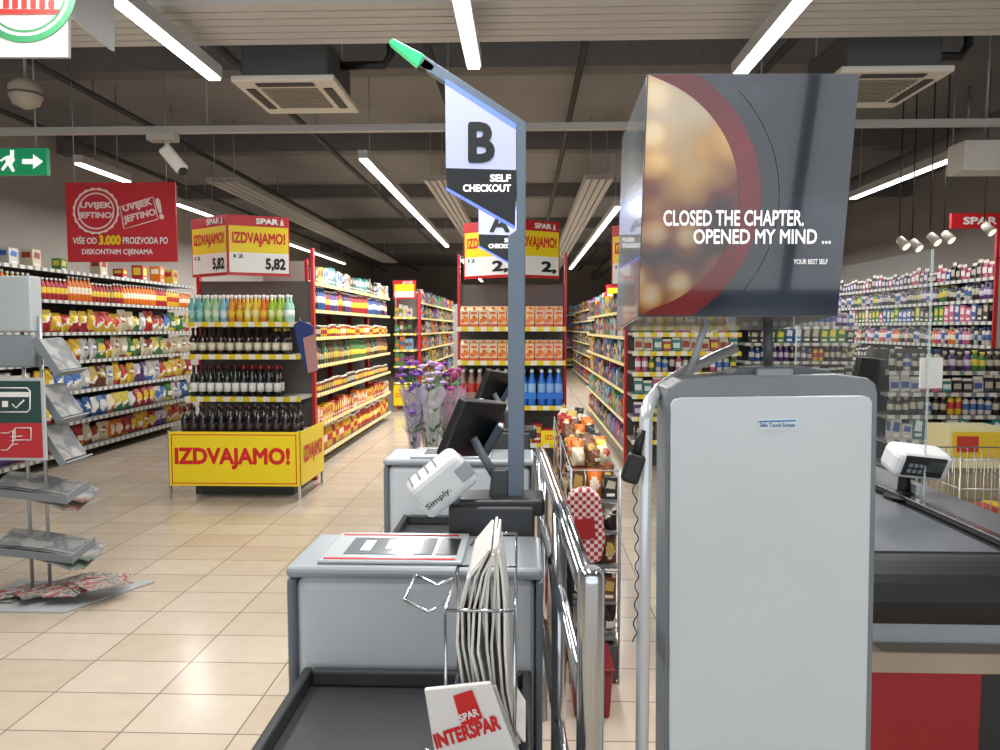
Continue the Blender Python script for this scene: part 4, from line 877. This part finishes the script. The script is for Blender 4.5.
for z in (.2, .38, .56, .74): bw([(X0, Y0, z), (X1, Y0, z), (X1, Y1, z), (X0, Y1, z), (X0, Y0, z)], .005, 'rim_wire')
for x in (X0, X1):
    for y in (Y0, Y1): bw([(x, y, 0), (x, y, .76)], .007, 'post')
MB().box(X0, X1, Y0, Y1, .185, .2).build('floor_panel', STEEL, p)
for i in range(5):
    c = ['d9b92a', '8a8a86', 'b03a30', 'd9b92a', '4a6a8a'][i]; cn = ['yellow', 'grey', 'red', 'yellow', 'blue'][i]
    o = MB().obox((2.76+i*.1, 4.8+.06*(i % 2), .31), (.09, .16, .21), (0, 0, 0)).build('packet', M(c, .5), None, .006); tag(o, '%s packet, %s from left inside the wire bin' % (cn, NTH[i]), 'packet', 'packets in the wire bin')
p = thing('display_box', 'yellow and white counter display box at the right edge behind the wire bin', 'box', W(975, 470, 5.4))
a, c = W(948, 468, 5.4), W(1008, 428, 5.4)
MB().box(a.x, c.x, 5.4, 5.7, a.z, c.z).build('carton', M('d8cf9c', .5), p)
MB().box(a.x+.02, c.x-.03, 5.39, 5.4, a.z+.08, c.z-.03).build('front_label', M('d8b52a', .5), p)
MB().box(a.x+.05, a.x+.2, 5.385, 5.39, a.z+.12, c.z-.06).build('logo_patch', M('b8322a', .5), p)
MB().box(a.x, c.x+.1, 5.42, 5.7, 0, a.z-.001).build('pedestal', M('9a8a6c', .6), p)
# ------------------------------------------------------------ leaflet stand at left
Y = 4.1
p = thing('leaflet_stand', 'grey and chrome leaflet stand at the left edge', 'stand', (-2.7, Y, 0))
MB().prism([(-3.1, 3.85, 0), (-2.5, 3.85, 0), (-2.25, 4.35, 0), (-3.1, 4.35, 0)], (0, 0, .015)).build('base_plate', M('a5a8a8', .6), p, .004)
for px in (22, 40):
    MB().tube([(wx(px, Y), Y, .015), (wx(px, Y), Y, 1.62)], .01, 10).build('post', M('a3a7aa', .3, .5), p)
xp = wx(41, Y)
MB().box(-3.1, xp-.02, Y-.05, Y+.05, wz(332, Y), wz(275, Y)).build('header_box', M('a4aaad', .5), p, .01)
MB().box(-3.1, xp-.02, Y-.04, Y+.04, wz(368, Y), wz(335, Y)).build('lower_header', M('7f8589', .5), p, .01)
def leaf(c, R, w, d, t, droop, mat):
    n = 8; pts = []
    for k in range(n+1):
        u = k/n; pts.append((-w/2+w*u, t/2-droop*u*u))
    prof = [V3((x, -d/2, z)) for x, z in pts]+[V3((x, -d/2, z-t)) for x, z in reversed(pts)]
    return MB().prism([c+R@q for q in prof], R@V3((0, d, 0))).build('leaflet', mat)
trays = [(357, 43, 70), (404, 43, 70), (446, 43, 72), (494, 0, 72), (553, 0, 76)]
for i, (py, a, b_) in enumerate(trays):
    z = wz(py, Y); xa = wx(a, Y) if a else -3.05; xb = wx(b_, Y); cx = (xa+xb)/2; tilt = 1.0 if a else .1; ww = (xb-xa)*(1.5 if a else 1)
    er = (.08, tilt, 0) if a else (.2, tilt, 0); dpt = .22
    t_ = MB().obox((cx, Y, z), (ww, dpt, .012), er).build('tray', M('5f656a', .6), p, .003)
    R = Euler(er).to_matrix()
    MB().obox(V3((cx, Y, z))+R@V3((ww/2, 0, .02)), (.008, dpt, .05), er).build('tray_lip', M('80868a', .6), t_)
    MB().obox(V3((cx, Y, z))+R@V3((0, -dpt/2, .018)), (ww, .005, .045), er).build('tray_side', M('767c81', .6), t_)
    lm = ramp_mat('leaflet print %d' % i, [(.0, '8a8986'), (.42, '9a9895'), (.52, '666c6f'), (.6, '918f8c'), (.75, ['6a4032', '4e5e4e', '7a342e'][i % 3]), (.85, '9a9791')], 6, 'noise', .6)
    for j in range(2 if a else 5):
        o = leaf(V3((cx, Y, z))+R@V3((.012*j-.012+(.03 if not a else 0), -.01+.008*j, .014+j*.011)), Euler((er[0], er[1], .07*j-.08)).to_matrix(), ww*(.86 if a else .98), .19, .006, .0 if a else .06+.015*(j % 3), lm)
        tag(o, '%s leaflet of the %s tray down on the leaflet stand' % (['lowest', 'second', 'third', 'fourth', 'topmost'][j], NTH[i]), 'leaflet', 'leaflets on the stand')
Ys = 3.86
p = thing('payment_sign', 'dark green and red card payment sign on the leaflet stand', 'sign', W(20, 460, Ys))
a, c = W(-25, 460, Ys), W(43, 378, Ys)
MB().box(a.x, c.x, Ys, Ys+.015, a.z, c.z).build('board', M('a9adb0', .4), p)
m1 = W(40, 381, Ys).z; m2 = W(40, 423, Ys).z
MB().box(a.x, c.x-.015, Ys-.004, Ys-.001, m2, m1).build('green_field', M('1f3d38', .4), p)
MB().box(a.x, c.x-.015, Ys-.004, Ys-.001, a.z+.015, m2).build('red_field', M('a8242b', .4), p)
SW = M('d8d8d4', .5)
def line(pts, nm, r_=.003): MB().tube([W(x, y, Ys-.006) for x, y in pts], r_, 4).build(nm, SW, p)
line([(-8, 388), (27, 388), (30, 391), (30, 409), (27, 412), (-8, 412)], 'card_outline', .004)
poly(MB(), [(-8, 392), (29, 392), (29, 397), (-8, 397)], Ys-.006).build('card_band', SW, p, recalc=False)
line([(12, 404), (16, 408), (24, 400)], 'check_mark', .004)
poly(MB(), [(2, 401), (8, 401), (8, 407), (2, 407)], Ys-.006).build('card_chip', SW, p, recalc=False)
line([(1, 433), (8, 433), (13, 430), (13, 444), (7, 450), (1, 450)], 'hand_symbol')
for k in range(3): line([(10, 437+4*k), (22-2*k, 436+4*k)], 'finger_line', .002)
line([(15, 428), (31, 428), (31, 440), (15, 440), (15, 428)], 'small_card', .003)
MB().tube([W(20, 420, Ys+.02), V3((wx(22, Y), Y, wz(420, Y)))], .008, 6).build('bracket', STEEL, p)
for j in range(10):
    lm = ramp_mat('leaflet print pile %d' % j, [(.0, ['a6a29a', '8a3a34', '5a6a78'][j % 3]), (.4, '8a3a34'), (.47, 'b0aca4'), (.55, '4a4f58'), (.62, '9f988a'), (.8, '6a3430')], 8+j, 'noise', .5)
    o = leaf(V3((-2.98+.067*j, 4.03+.05*(j % 3), .03+.009*j)), Euler((0, .04, j*.8)).to_matrix(), .24, .18, .005, .008, lm)
    tag(o, 'colourful leaflet, %s up in the messy pile on the stand base' % NTH[j], 'leaflet', 'leaflets piled on the stand base')
# ------------------------------------------------------------ light
w = bpy.data.worlds.new('world'); bpy.context.scene.world = w; w.use_nodes = True
bg = w.node_tree.nodes['Background']; bg.inputs[0].default_value = (.92, .96, 1, 1); bg.inputs[1].default_value = 1.8
try:
    bpy.context.scene.view_settings.view_transform = 'Standard'
except Exception: pass
